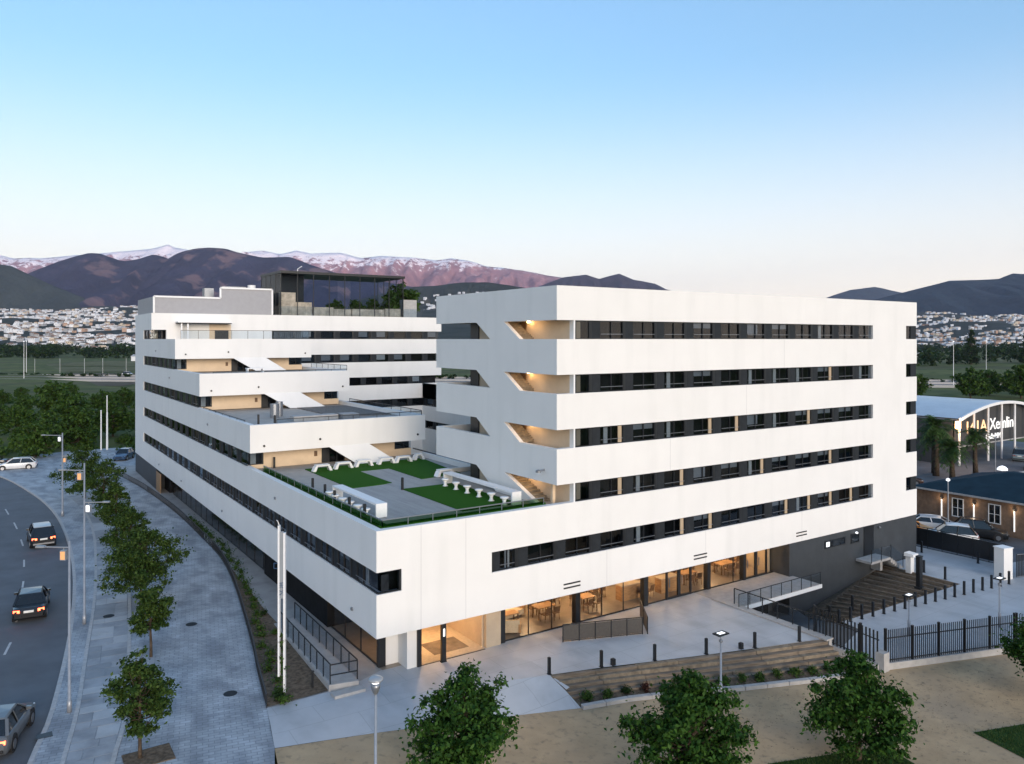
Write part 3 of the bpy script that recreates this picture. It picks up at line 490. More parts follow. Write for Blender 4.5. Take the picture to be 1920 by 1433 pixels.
# dark structure behind the ribbon windows
mb = MB()
mb.box(.9, LW - .5, 9, 21.6, .02, SILL[1] - .62); mb.box(.9, LW - .5, .9, 9, WB + .75, SILL[1] - .62); mb.box(.9, LW - .5, 24.0, BK - 1, WB + .5, HEAD[1] + .2); mb.box(.9, LW - .5, 40.2, BK - 1, HEAD[1] + .2, HEAD[2] + .2); mb.box(.9, LW - .5, 51.2, BK - 1, HEAD[2] + .2, HEAD[3] + .2); mb.box(.9, LW - .5, 65, BK - 1, HEAD[3] + .2, ROOF - .6)
mb.box(13, 37.5, TY[3] + .9, BK - 1, 0, ROOF - .6); mb.box(12.42, 16, .9, 11.15, WB + .75, ROOF - .6); mb.box(16.05, FR - .9, .9, 13.8, WB + .75, ROOF - .6); mb.box(35.9, FR - .5, 14.3, 62, 0, SILL[2] - .7); mb.build('core', 'dark_core', B)
# ---- window bays
rng = random.Random(21)
def bay_mesh(w, simple):
    def fn():
        mb = MB(); h = 1.08
        mb.box(0, .22, .08, .34, 0, h); mb.box(.22, w, .1, .2, 0, .05); mb.box(.22, w, .1, .2, h - .05, h)
        if not simple: mb.box(.22 + (w - .22) * .62, .22 + (w - .22) * .62 + .05, .1, .18, .05, h - .05)
        return mb.mesh('window', 'black_frame')
    return cached(('bay', round(w, 2), simple), fn)
def part_mesh(key, m, x0, x1, y0, y1, z0, z1): return cached((key, m, round(x0, 2), round(x1, 2), z0, z1), lambda: MB().box(x0, x1, y0, y1, z0, z1).mesh(key, m))
def bay(x, y, z, rz, w, lit, simple=False):
    o = put(bay_mesh(w, simple), 'window', B, (x, y, z), rz); h = 1.08
    p = .22 + (w - .22) * .28; put(part_mesh('panel', 'charcoal', .22, p, .12, .22, .05, h - .05), 'panel', o)
    s = w - .36 if lit else w; put(part_mesh('pane', 'window_glass', p, w, .17, .19, .05, h - .05), 'pane', o)
    if lit: put(part_mesh('side_panel', 'curtain', w - .34, w - .06, .11, .16, .05, h - .05), 'side_panel', o)
    t = rng.random()
    if simple: 
        if t < .4: put(part_mesh('blind', 'pale_curtain' if t < .12 else 'blind', p, w - .4, .3, .33, .3, h), 'blind', o)
        return
    if t < .30: put(part_mesh('blind', 'blind', p, w, .26, .29, h - .38, h), 'blind', o)
    elif t < .5: put(part_mesh('blind', 'pale_curtain', p + .5, p + .8, .4, .45, 0, h), 'curtain', o)
    elif t < .6: put(part_mesh('blind', 'blind', p, w - .5, .26, .29, .35, h), 'blind', o)
    put(part_mesh('guard_bar', 'steel_grey', p, w, .06, .085, .28, .31), 'guard_bar', o)
PX = [13.31 + 2.603 * i for i in range(12)]
for k in range(1, 5):
    o = put(MB().box(12.26, 12.36, .06, .3, 0, 1.08).box(12.36, 13.31, .08, .2, 0, .05).box(12.36, 13.31, .08, .2, 1.03, 1.08).mesh('window', 'black_frame'), 'window', B, (0, 0, SILL[k])); MB().box(12.36, 13.31, .13, .15, .05, 1.03).build('pane', 'window_glass', o); MB().box(12.5, 12.85, .3, .34, .05, 1.0).build('curtain', 'curtain', o)
    for i in range(11): bay(PX[i], 0, SILL[k], 0, 2.6, rng.random() < {1: .5, 2: .22, 3: .08, 4: .0}[k])
bay(6.6, 0, SILL[0], 0, 1.5, False); 
for i in range(13): bay(8.13 + 2.603 * i, 0, SILL[0], 0, 2.6, i > 1 and rng.random() < .45)
for k in range(5):
    o = put(MB().box(46.66, 46.76, .05, .3, 0, 1.08).box(46.76, FR, .08, .2, 0, .05).box(46.76, FR, .08, .2, 1.03, 1.08).box(47.45, FR - .01, .06, .2, .05, 1.03).box(FR - .12, FR - .02, .2, 2.2, 0, 1.08).mesh('window', 'charcoal'), 'window', B, (0, 0, SILL[k])); MB().box(46.76, 47.45, .12, .14, .05, 1.03).build('pane', 'window_glass', o)
# corner bay at the front, then the street side
o = put(MB().box(.1, 1.34, .08, .2, 0, .06).box(.1, 1.34, .08, .2, 1.02, 1.08).box(1.24, 1.34, .06, .3, 0, 1.08).box(.08, .2, .2, 1.0, 0, .06).box(.08, .2, .2, 1.0, 1.02, 1.08).mesh('window', 'black_frame'), 'window', B, (0, 0, SILL[0])); MB().box(.12, 1.24, .12, .14, .06, 1.02).box(.12, .14, .14, 1.0, .06, 1.02).build('pane', 'window_glass', o); MB().box(.3, .7, .12, .13, .1, .9).build('panel', 'charcoal', o)
for k, y0 in enumerate((1.0, 23.3, 39.5, 50.5, 64.3)):
    n = max(1, round((68.55 - y0) / 2.6)); wd = (68.55 - y0) / n
    for i in range(n): bay(0, y0 + wd * (i + 1), SILL[k], -math.pi / 2, round(wd, 3), False, simple=(k > 0 or i > 12) and rng.random() < .7)
    if k:   # ribbon turns the corner under the terrace
        ty = (TY[k - 1] if k < 4 else 62.7) + 1.55
        o = put(MB().box(.12, 1.4, ty, ty + .1, 0, .05).box(.12, 1.4, ty, ty + .1, 1.03, 1.08).box(1.3, 1.4, ty - .02, ty + .1, 0, 1.08).mesh('window', 'black_frame'), 'window', B, (0, 0, SILL[k])); MB().box(.12, 1.3, ty + .03, ty + .05, .05, 1.03).build('pane', 'window_glass', o); MB().box(.5, .9, ty + .2, ty + .23, 0, 1).build('curtain', 'pale_curtain' if k < 4 else 'curtain', o)
for k in range(1, 5):
    x0 = LW + .1; n = 9; x1 = 35 if k < 3 else 37.6; wd = (x1 - x0) / n
    for i in range(n): bay(x0 + wd * i, TY[3], SILL[k], 0, round(wd, 3), False, simple=True)
for k in range(2):
    for i in range(16): bay(35, TY[3] - 2.95 * i, SILL[k], -math.pi / 2, 2.95, False, simple=True)
# vents, small lights
for x in (12.0, 22.5, 32.95):
    o = MB().box(x - .6, x + .6, -.03, .02, 2.98, 3.06).box(x - .6, x + .6, -.03, .02, 2.76, 2.84).build('wall_vent', 'black_frame', B)
for y, zz in ((3, 3.0), (16, 6.5), (30, 3.1), (46, 3.1), (58, 3.1), (35, 9.6), (52, 12.9), (60, 15.6)): MB().tube([(-.08, y, zz), (0, y, zz)], .09, 8).build('wall_light', 'steel_grey', B)
# ---- top of the back wing: screen, canopy, glass pavilion
MB().hull([(.25, 63.0, ROOF), (13.9, 63.0, ROOF), (13.9, 63.0, 23.1), (7.66, 63.0, 23.1), (7.66, 63.0, 21.85), (.25, 63.0, 21.85)], [(.25, 63.15, ROOF), (13.9, 63.15, ROOF), (13.9, 63.15, 23.1), (7.66, 63.15, 23.1), (7.66, 63.15, 21.85), (.25, 63.15, 21.85)]).box(.25, .4, 63.15, 74.6, ROOF, 21.85).box(13.75, 13.9, 63.15, 74, ROOF, 23.1).build('plant_screen', 'screen_grey', B)
mb = MB(); e = .09
for a, b in (((.25, ROOF), (.25, 21.85)), ((.25, 21.85), (7.66, 21.85)), ((7.66, 21.85), (7.66, 23.1)), ((7.66, 23.1), (13.9, 23.1)), ((13.9, 23.1), (13.9, ROOF))): mb.bar((a[0], 62.97, a[1]), (b[0], 62.97, b[1]), .2, .2)
mb.build('screen_trim', 'white_paint', B)
MB().box(6.5, 7.6, 66, 67.2, ROOF, 23.2).box(8.6, 11.5, 66, 67, ROOF, 23.5).build('rooftop_unit', 'steel_grey', B); MB().tube([(12.2, 66, 23.2), (12.2, 66, 23.75)], .5, 12).build('rooftop_fan', 'white_paint', B)
o = MB().box(2.6, 8.6, 61.4, 63, 18.72, 18.82).build('canopy', 'charcoal', B); MB().box(2.55, 8.65, 61.32, 63, 18.82, 18.98).build('canopy_top', 'white_paint', o)
for x in (2.9, 3.6): MB().box(x, x + .16, 61.5, 61.66, SILL[4] - .35, 18.72).build('canopy_post', 'white_paint', B)
ubox('terrace_door', 'black_frame', 7.0, 8.6, 62.92, 62.99, SILL[4] - .35, 17.98, B); ubox('door_surround', 'cream_wall', 6.4, 8.9, 62.95, 62.995, SILL[4] - .3, 18.7, B)
PAV = dict(x0=15.2, x1=32.3, y0=63.6, y1=72.0, z0=20.0, z1=25.3)
rf = MB().box(15.1, 32.5, 63.4, 72.2, 25.3, 25.62).build('pavilion_roof', 'black_frame', B)
MB().tube([(19.5, 70, 25.6), (19.5, 70, 26.5)], .05, 6).tube([(19.5, 70, 26.5), (20.1, 70, 26.9)], .05, 6).build('antenna', 'white_paint', rf); MB().lathe([(.1, 0), (.3, .12), (.28, .4), (.1, .5)], 10, 0, (29.4, 70, 25.6)).lathe([(.1, 0), (.3, .12), (.28, .4), (.1, .5)], 10, 0, (30.6, 70, 25.6)).build('roof_cowl', 'black_frame', rf)
for i in range(9):
    x = 15.2 + 17.1 * i / 8; MB().box(x - .04, x + .04, 63.55, 63.67, 19.9, 25.3).build('mullion', 'black_frame', B)
    if i < 8: MB().box(x + .04, x + 17.1 / 8 - .04, 63.6, 63.62, 19.9, 25.3).build('pavilion_pane', 'pavilion_glass', B)
for i in range(5):
    y = 63.6 + 8.4 * i / 4
    for x in (15.2, 32.3):
        MB().box(x - .04, x + .04, y - .04 + .1, y + .04 + .1, 19.9, 25.3).build('mullion', 'black_frame', B)
        if i < 4: MB().box(x - .01, x + .01, y + .15, y + 2.04, 19.9, 25.3).build('pavilion_pane', 'pavilion_glass', B)
MB().box(15.3, 26, 72.0, 72.04, 20, 25.3).box(28, 32.2, 72, 72.04, 20, 25.3).build('pavilion_back_pane', 'pavilion_glass', B); MB().box(15.2, 19, 66, 71.9, 19.7, 25.3).build('pavilion_core', 'charcoal', B)
for x0, x1, y, z1 in ((15.3, 17.3, 64.2, 22.9), (17.4, 19.6, 64.6, 21.7), (19.8, 22.5, 64.4, 21.1), (22.6, 25.0, 64.5, 20.9), (25.1, 29.8, 64.3, 20.95), (29.9, 32.2, 64.2, 21.1)):
    MB().box(x0, x1, y, y + .6, 19.68, z1).build('timber_counter', 'stone_block', B)
MB().box(32.4, 34.6, 64, 64.9, 19.7, 22.4).build('roof_kiosk', 'pale_concrete', B)
for i in range(10):
    x = 14.2 + 2.1 * i; MB().box(x, x + 2.06, 63.2, 63.22, 19.95, 21.1).build('guard_pane', 'rail_glass', B)
# ---- terrace guards
def guard(x0, y0, x1, y1, z, n, h, gm='rail_glass', pm='black_frame'):
    g = None; a = Vector((x0, y0, z)); b = Vector((x1, y1, z)); rail = MB().bar(a + Vector((0, 0, h)), b + Vector((0, 0, h)), .05, .05).build('guard_rail', pm, B)
    for i in range(n + 1):
        p = a + (b - a) * i / n; MB().bar(p, p + Vector((0, 0, h - .02)), .035, .035).build('post', pm, rail)
        if i < n:
            q = a + (b - a) * (i + 1) / n; u = (q - p).normalized() * .03; mb = MB(); mb.bar((p + u) + Vector((0, 0, h * .5)), (q - u) + Vector((0, 0, h * .5)), .012, h * .9); mb.build('pane', gm, rail)
guard(.55, .55, 10.4, .55, SILL[1] + .0, 7, .36, 'green_glass', 'steel_grey'); guard(.55, .55, .55, 20.5, SILL[1] + .0, 15, .36, 'green_glass', 'steel_grey')
MB().box(.5, 10.6, .62, .95, SILL[1] - .3, SILL[1] + .05).box(.62, .95, .95, 21, SILL[1] - .3, SILL[1] + .05).build('planted_edge', 'turf', B)
guard(2, 22.25, 13.9, 22.25, SILL[2], 6, .3); guard(13.95, 22.4, 13.95, 37.8, SILL[2], 8, .35); guard(.3, 24.5, .3, 38, SILL[2], 6, .12)
guard(1.2, 38.4, 13.9, 38.4, SILL[3], 8, .14); guard(13.95, 38.5, 13.95, 48.8, SILL[3], 6, .5); guard(.6, 49.4, 13.9, 49.4, SILL[4], 8, .9); guard(13.95, 49.5, 13.95, 62.6, SILL[4], 6, .9)
# ---- ground floor: soffit, glazing, rooms
MB().box(T, FR - T, T, 9.0, WB + .3, WB + .42).box(T, 8, 9.0, 62, WB + .3, WB + .42).build('soffit', 'room_ceiling', B)
MB().box(31.63, FR, .03, .4, -3, WB).box(FR - .4, FR - .03, .4, 14, -3, WB).box(23.5, 31.63, 1.45, 1.7, -3, 0).build('base_wall', 'slate_wall', B)
MB().box(.03, 1.2, 60, 75, -.1, WB).build('base_wall', 'slate_wall', B); MB().box(.0, .04, 57.2, 59.9, 0, 2.1).build('wood_door', 'warm_wood', B); MB().box(.9, 1.2, 57, 60, 0, WB).build('base_wall', 'dark_core', B)
for (x0, x1, z0, z1, m) in ((35.81, 38.2, 1.45, 1.88, 'window_glass'), (39.1, 40.0, 1.35, 1.95, 'window_glass')):
    o = MB().box(x0 - .08, x1 + .08, -.02, .05, z0 - .06, z0).box(x0 - .08, x1 + .08, -.02, .05, z1, z1 + .06).box(x0 - .08, x0, -.02, .05, z0, z1).box(x1, x1 + .08, -.02, .05, z0, z1).build('window', 'black_frame', B); MB().box(x0, x1, 0, .025, z0, z1).build('pane', 'car_glass', o)
ubox('lit_panel', 'lamp_white', 35.9, 36.3, -.012, .0, 1.5, 1.84, B); ubox('base_door', 'black_frame', 40.72, 42.02, -.02, .04, .1, 2.32, B); ubox('garage_opening', 'dark_core', 26.5, 31.0, 1.36, 1.46, -2.84, -.6, B)
for x in (39.6, 42.7): MB().lathe([(.02, 0), (.1, .03), (.1, .12), (.02, .16)], 10, 0, (x, -.1, 2.0)).build('wall_light', 'lamp_white' if x < 40 else 'steel_grey', B)
GY = 1.4
def shop(x0, x1, kind):
    if kind == 'pane':
        o = MB().box(x0, x1, GY, GY + .06, 0, .08).box(x0, x0 + .045, GY, GY + .06, .08, WB + .3).build('shop_frame', 'black_frame', B); MB().box(x0 + .045, x1, GY + .02, GY + .035, .08, WB + .3).build('pane', 'shop_glass', o)
    elif kind == 'post': MB().box(x0, x1, GY - .12, GY + .25, 0, WB + .3).build('shop_post', 'black_frame', B)
    elif kind == 'door':
        o = MB().box(x0, x0 + .12, GY - .04, GY + .08, 0, WB + .3).box(x1 - .12, x1, GY - .04, GY + .08, 0, WB + .3).box(x0 + .12, x1 - .12, GY - .04, GY + .08, 0, .14).box(x0 + .12, x1 - .12, GY - .04, GY + .08, 2.2, WB + .3).build('shop_door', 'black_frame', B); MB().box(x0 + .12, x1 - .12, GY + .02, GY + .03, .14, 2.2).build('pane', 'shop_glass', o); MB().box(x0 + .2, x0 + .24, GY - .1, GY - .04, .8, 1.4).build('handle', 'steel_grey', o)
X = 7.95; 
for seg in (('post', .35), ('pane', 1.65), ('pane', 1.65), ('pane', 1.7), ('post', .35), ('pane', 1.75), ('pane', 1.75), ('pane', 1.65), ('post', .35), ('pane', 1.7), ('door', 1.15), ('door', 1.15), ('pane', 1.45), ('post', .3), ('pane', 2.4), ('pane', .95), ('post', .25), ('door', 1.2), ('door', 1.2), ('pane', 1.9), ('pane', 1.5), ('pane', .9), ('post', .3)):
    shop(X, X + seg[1], seg[0]); X += seg[1]
SHOP_END = X
if X < 31.63: MB().box(X, 31.63, GY, GY + .2, 0, WB + .3).build('shop_post', 'black_frame', B)
# street-side glazing of the ground floor
for i in range(24):
    y = 2.3 + 2.25 * i; o = MB().box(1.1, 1.16, y, y + 2.25, 0, .08).box(1.1, 1.16, y, y + .05, .08, WB + .3).build('shop_frame', 'black_frame', B); MB().box(1.12, 1.135, y + .05, y + 2.25, .08, WB + .3).build('pane', 'shop_glass' if i < 3 else 'window_glass', o)
MB().box(1.05, 1.45, 2.1, 2.35, 0, WB + .3).build('shop_post', 'black_frame', B)
MB().box(1.45, 2.2, 2.2, 2.45, 0, WB + .3).box(2.2, 2.75, 1.15, 2.45, 0, WB + .3).build('entrance_pier', 'white_render', B); MB().box(7.0, 7.95, 1.2, 1.5, 0, WB + .3).box(6.9, 7.2, 1.5, 6.5, 0, WB + .3).build('entrance_wall', 'room_wall', B)
MB().box(2.75, 2.98, 1.05, 1.25, 0, WB + .3).build('entrance_frame', 'black_frame', B); o = MB().box(2.98, 6.9, 1.1, 1.15, 0, .03).box(4.32, 4.36, 1.1, 1.15, .03, WB + .3).build('entrance_frame', 'black_frame', B); MB().box(2.98, 4.32, 1.12, 1.13, .03, WB + .3).build('pane', 'shop_glass', o)
MB().box(2.9, 6.95, 6.2, 6.4, 0, WB + .4).box(2.75, 2.9, 2.4, 6.4, 0, WB + .4).build('entrance_lining', 'orange_wall', B); MB().box(2.9, 6.9, 1.2, 6.2, -.1, .03).build('entrance_floor', 'beige_fabric', B); MB().box(4.2, 6.3, 1.9, 3.6, .03, .045).build('door_mat', 'timber', B)
MB().box(7.2, 31.6, 1.5, 9, -.1, .02).box(1.1, 2.9, 1.75, 2.5, -.1, .015).box(1.2, 2.75, 2.5, 62, -.1, .02).build('room_floor', 'room_floor', B); MB().box(7.2, 31.6, 8.8, 9, .02, WB + .4).box(31.4, 31.6, 1.7, 8.8, .02, WB + .4).box(14.6, 14.75, 5, 8.8, .02, WB + .4).box(22.5, 22.65, 4, 8.8, .02, WB + .4).build('room_wall', 'room_wall', B)
MB().box(4.2, 4.4, 6.6, 62, 0, WB + .4).build('room_wall', 'dark_core', B)
def plight(name, loc, e, r=.12, c=(1, .66, .36)):
    l = bpy.data.lights.new(name, 'POINT'); l.energy = e; l.color = c; l.shadow_soft_size = r; o = bpy.data.objects.new(name, l); col.objects.link(o); o.location = loc; return o
LAMPS = [(4.6, 3.6, 150), (9.6, 4.4, 90), (12.6, 5.2, 100), (15.4, 4.2, 80), (18.2, 5.0, 100), (21.0, 4.2, 80), (24.2, 4.6, 100), (28.3, 4.4, 110), (30.4, 3.4, 60)]
for i, (x, y, e) in enumerate(LAMPS):
    plight('room_lamp_light', (x, y, 2.35), e * .40); t = MB().lathe([(.02, .12), (.10, .08), (.13, 0), (.02, -.02)], 12, 0, (0, 0, 0)).build('pendant_lamp', 'warm_bulb', None, (x, y, 2.5)); MB().tube([(0, 0, .12), (0, 0, .2)], .012, 6).build('cable', 'black_frame', t)
    tag(t, f'glowing warm pendant lamp, {ORD[i]} from the entrance behind the ground floor glass', 'lamp', 'pendant lamps on the ground floor')
for i, (x, y) in enumerate(((2.0, 4.2), (2.0, 9.6), (2.0, 14.5))):
    plight('street_room_light', (x, y, 2.1), 9); t = MB().lathe([(.02, .1), (.12, .05), (.14, -.06), (.02, -.1)], 12).build('wall_globe', 'warm_bulb', None, (x, y, 2.2)); tag(t, f'glowing warm globe lamp, {ORD[i]} from the corner behind the street side glass', 'lamp', 'globe lamps behind the street side glazing')
for k in range(1, 5): plight('gallery_light', (11.5, 3.4, HEAD[k] - .25), 2.6, .05)
# walkway bridge over the garage ramp, landing stair
br = thing('footbridge', 'pale concrete walkway bridge with glass guard along the dark base wall', 'bridge', (24, -2.3, 0))
MB().box(-.55, 8.0, 0, 3.65, -.18, .03).build('slab', 'pale_concrete', br); MB().box(-.55, 8.0, -.03, .0, -.2, .06).build('edge_beam', 'white_paint', br)
for i in range(9):
    x = -.5 + 8.4 * i / 8; MB().bar((x, .03, .03), (x, .03, .86), .035, .035).build('post', 'charcoal', br)
    if i < 8: MB().box(x + .03, x + 1.02, .02, .035, .1, .84).build('pane', 'rail_glass', br)
MB().bar((-.5, .03, .88), (7.95, .03, .88), .04, .04).build('handrail', 'charcoal', br)
rg = thing('ramp_guard', 'glass guard with dark rail along the plaza edge above the garage ramp', 'railing', (23.75, -8.3, .1))
for i in range(7):
    y = .1 + 6.5 * i / 6; MB().bar((0, y, 0), (0, y, .95), .05, .05).build('post', 'charcoal', rg)
    if i < 6: MB().box(-.01, .01, y + .03, y + 6.5 / 6 - .03, .08, .92).build('pane', 'rail_glass', rg)
MB().bar((0, .1, .97), (0, 6.6, .97), .06, .05).build('handrail', 'charcoal', rg)
ls = thing('entry_stair', 'raised concrete landing with steps and glass sides under the dark base door', 'stairs', (40.2, -1.3, -1))
MB().box(-.6, 2.0, 0, 1.28, .9, 1.08).box(1.4, 1.7, .5, 1.28, 0, .9).build('landing', 'pale_concrete', ls); mb = MB()
for i in range(6): mb.box(2.0 + i * .28, 2.3 + i * .28, 0, 1.2, .9 - (i + 1) * .16 - .1, 1.08 - (i + 1) * .16)
mb.build('steps', 'pale_concrete', ls); MB().box(-.6, 2.0, -.02, 0, 1.1, 2.0).build('pane', 'rail_glass', ls); MB().hull([(2.0, -.02, 1.1), (3.7, -.02, .1), (3.7, -.02, 1.0), (2.0, -.02, 2.0)], [(2.0, 0, 1.1), (3.7, 0, .1), (3.7, 0, 1.0), (2.0, 0, 2.0)]).build('pane', 'rail_glass', ls)
for x, z0 in ((-.6, 1.0), (.7, 1.0), (2.0, 1.0), (3.7, 0)): MB().bar((x, -.01, z0), (x, -.01, z0 + 1.05), .04, .04).build('post', 'charcoal', ls)
MB().box(31.63, 31.8, .4, 1.7, -3, WB + .3).build('base_wall', 'slate_wall', B)
# ------------------------------------------------------------------ foliage
def leaves(rs, cents, n, size, shell=.6, flat=0.0):
    """leaf quads round clump centres [(x,y,z,r)]; returns verts (4n,3)"""
    cents = np.array(cents); wgt = cents[:, 3] ** 2; idx = rs.choice(len(cents), n, p=wgt / wgt.sum())
    d = rs.normal(size=(n, 3)); d /= np.linalg.norm(d, axis=1)[:, None]; r = cents[idx, 3] * (shell + (1 - shell) * rs.random(n)) * rs.random(n) ** .18 if shell > .7 else cents[idx, 3] * np.clip(np.abs(rs.normal(size=n)) * .72 + .10, 0, 2.1)
    c = cents[idx, :3] + d * r[:, None] * np.array([1, 1, .8])
    nrm = d * .7 + rs.normal(size=(n, 3)) * .8 + np.array([0, 0, .7]); nrm /= np.linalg.norm(nrm, axis=1)[:, None]
    t = np.cross(nrm, rs.normal(size=(n, 3))); t /= np.linalg.norm(t, axis=1)[:, None]; b = np.cross(nrm, t)
    s = (size * rs.uniform(.6, 1.3, n))[:, None]
    droop = nrm * s * .25
    return np.stack([c - t * s, c - b * s * .55 + droop, c + t * s - droop * .5, c + b * s * .55 + droop], 1).reshape(-1, 3)
def leaf_mesh(name, v, m):
    me = bpy.data.meshes.new(name); n = len(v) // 4; me.vertices.add(4 * n); me.vertices.foreach_set('co', v.astype(np.float32).ravel()); me.loops.add(4 * n); me.loops.foreach_set('vertex_index', np.arange(4 * n, dtype=np.int32))
    me.polygons.add(n); me.polygons.foreach_set('loop_start', np.arange(0, 4 * n, 4, dtype=np.int32)); me.polygons.foreach_set('loop_total', np.full(n, 4, dtype=np.int32)); me.materials.append(M[m]); me.update(calc_edges=True); me.validate(); return me
def tree_parts(seed, H, cr, base, n, size, lm, trunk_r, clumps=26, cone=False, lean=0, zr=None):
    """trunk mesh and crown mesh: limbs reach out to leaf clumps inside an uneven envelope"""
    rs = np.random.RandomState(seed); ch = H - base; cents = []; tm = MB(); top = Vector((lean, 0, base + ch * .55))
    tm.tube([(0, 0, -.2), (lean * .2, 0, base * .5), (lean * .5, .03, base), top, (lean * 1.1, .05, base + ch * .85)], [trunk_r * 1.3, trunk_r, trunk_r * .85, trunk_r * .5, trunk_r * .15], 8)
    for i in range(clumps):
        t = (i + .5) / clumps; zz = base + ch * (t * .95); e = math.sin(math.pi * min(1, (t * .86 + .14))) ** .7 if not cone else (1.02 - t) ** .8
        a = i * 2.4 + rs.uniform(-.5, .5); rr = cr * e * (rs.uniform(.25, 1.0) if not cone else rs.uniform(.35, .95)); p = Vector((rr * math.cos(a) + lean * t, rr * math.sin(a), zz + rs.uniform(-.1, .1) * ch)); rad = cr * rs.uniform(.14, .30) * (.6 + .5 * e) if not cone else cr * (.25 + .4 * (1 - t))
        cents.append((p.x, p.y, p.z, rad)); st = Vector((lean * .6 * t, 0, base + (zz - base) * .55)); mid = (st + p) / 2 + Vector((0, 0, -.06 * ch)); tm.tube([st, mid, p], [trunk_r * .4, trunk_r * .22, trunk_r * .07], 5, caps=False)
        if not cone and rs.random() < .75:
            q = p + Vector((math.cos(a), math.sin(a), rs.uniform(-.4, .7))) * rad * rs.uniform(.8, 1.5); cents.append((q.x, q.y, q.z, rad * rs.uniform(.4, .65))); tm.tube([p, q], [trunk_r * .08, trunk_r * .03], 4, caps=False)
    return tm.mesh('trunk', 'bark', True), leaf_mesh('crown', leaves(rs, cents, n, size), lm)
def tree(name, label, loc, parts, rz=0, s=1.0, group=None, cat='tree'):
    t = thing(name, label, cat, loc, rz, group); t.scale = (s, s, s); put(parts[0], 'trunk', t); put(parts[1], 'crown', t); return t
# three big trees in front of the plaza and one reaching in from the side
tree('broadleaf_tree', 'leafy green tree below the lamp post, ragged top against the plaza slope', (-.3, -8.9, -.45), tree_parts(11, 4.25, 2.0, .9, 13500, .10, 'leaf_maple', .13, 60), .4)
tree('broadleaf_tree', 'dense round green tree on the sand before the sleeper bank', (7.25, -13.5, -.9), tree_parts(23, 4.5, 2.15, .8, 17000, .10, 'leaf_maple', .15, 70), 1.2)
tree('broadleaf_tree', 'spreading green tree on the small lawn before the black fence', (15.0, -15.7, -.9), tree_parts(37, 4.3, 2.0, .9, 13500, .10, 'leaf_maple', .13, 60), 2.2)
tree('broadleaf_tree', 'green tree cut by the picture edge beside the black fence', (27.9, -18.1, -.9), tree_parts(41, 4.7, 2.2, 1.1, 15000, .095, 'leaf_maple', .13, 54), .9)
# street row
row = [(-10.5, -.5, 4.3, 1.3, 1.2), (-8.4, 10.2, 3.8, 1.05, 1.4), (-7.5, 19.6, 4.7, 2.2, 1.2), (-6.9, 28.5, 4.4, 1.5, 1.3), (-6.6, 38.6, 4.4, 1.5, 1.3), (-6.5, 48.5, 5.2, 2.1, 1.4), (-7.1, 58.8, 5.6, 2.4, 1.4)]
nm = ['smallest street tree, nearest in the row, in a square pit of soil', 'second street tree in the row, small round crown above a thin stem', 'widest street tree in the row, third along the cobbles', 'fourth street tree in the row, merging with the wide one', 'fifth street tree in the row along the cobbles', 'sixth street tree in the row, beyond the tall lamp', 'last street tree of the row by the bend']
for i, (x, y, H, cr, bs) in enumerate(row): tree('street_tree', nm[i], (x, y, 0), tree_parts(60 + i, H, cr, bs, [8500, 7000, 13000, 8000, 6500, 6000, 6000][i], .082 + .006 * i, 'leaf_street', .07, [40, 32, 56, 36, 34, 34, 34][i]), i * 1.1, group='street trees along the pavement')
pit = MB().box(-11.1, -9.3, -1.3, .1, -.02, .035).build('tree_pit', 'soil'); tag(pit, 'square soil pit around the smallest street tree', 'tree pit')
# wild trees and thickets beyond the bend
wp = [tree_parts(80 + k, 1.0, .52, .12, 4200, .05, 'leaf_wild' if k < 3 else 'leaf_bright', .03, 44) for k in range(4)]
wild = [(-3.8, 106, 6.0, 0), (-8, 110, 5.2, 1), (-11, 126, 5.5, 2), (2.5, 118, 6.2, 1), (7.5, 112, 5.5, 3), (-14, 148, 4.5, 0), (-4, 160, 8, 3), (6.5, 170, 5, 1), (-9, 180, 4, 2), (13, 185, 4.5, 0), (4, 226, 4.5, 1), (-8, 226, 3.5, 3), (20, 195, 4, 2), (26, 215, 4, 0), (-20, 165, 4, 1), (-3, 132, 7, 2), (13, 136, 8, 0), (-10, 96, 5.2, 3), (-13, 205, 4, 1), (17, 155, 5, 3), (11, 108, 6, 2)]
wl = ['large', 'low', 'bushy', 'round']; 
where = ['behind the row lamp by the bend', 'above the parked white car', 'left of the flag poles, deep in the scrub', 'right of the three poles', 'beside the blue car and the far corner', 'at the picture edge in the middle of the scrub', 'in the middle of the scrub, brightest green', 'behind the three poles', 'below the far field at the edge', 'against the far corner of the white building', 'standing tall below the highway', 'beside the tall one below the highway', 'half hidden by the white building corner', 'just below the highway by the building corner', 'cut by the picture edge, middle distance', 'above the bend lamp, dark green', 'near the building corner behind the blue car', 'at the kerb by the side road', 'far scrub at the picture edge', 'between the poles and the building corner', 'low by the foot of the three poles']
for i, (x, y, h, k) in enumerate(wild): tree('wild_tree', f'{wl[k]} wild green tree {where[i]}', (x, y, -.3), wp[k], i * .9, h, 'wild trees beyond the bend')
def blob_mass(name, label, spots, n_per, m, size, cat='trees'):
    rs = np.random.RandomState(3); cents = []
    for x, y, r, h, z in spots:
        for k in range(4): cents.append((x + rs.uniform(-.5, .5) * r, y + rs.uniform(-.5, .5) * r, z + h * rs.uniform(.3, .7), h * rs.uniform(.35, .55)))
    o = put(leaf_mesh(name, leaves(rs, cents, n_per * len(spots), size, .75), m), name); tag(o, label, cat, kind='stuff')
rs = random.Random(4); under = []
for i in range(150):
    y = rs.uniform(96, 240); x = -20 + rs.random() * (26 + (y - 96) * .14); under.append((x, y, 4, rs.uniform(.8, 2.0), -.5))
blob_mass('undergrowth', 'tangled green scrub filling the ground beyond the bend', under, 150, 'leaf_bright', .24, 'scrub')
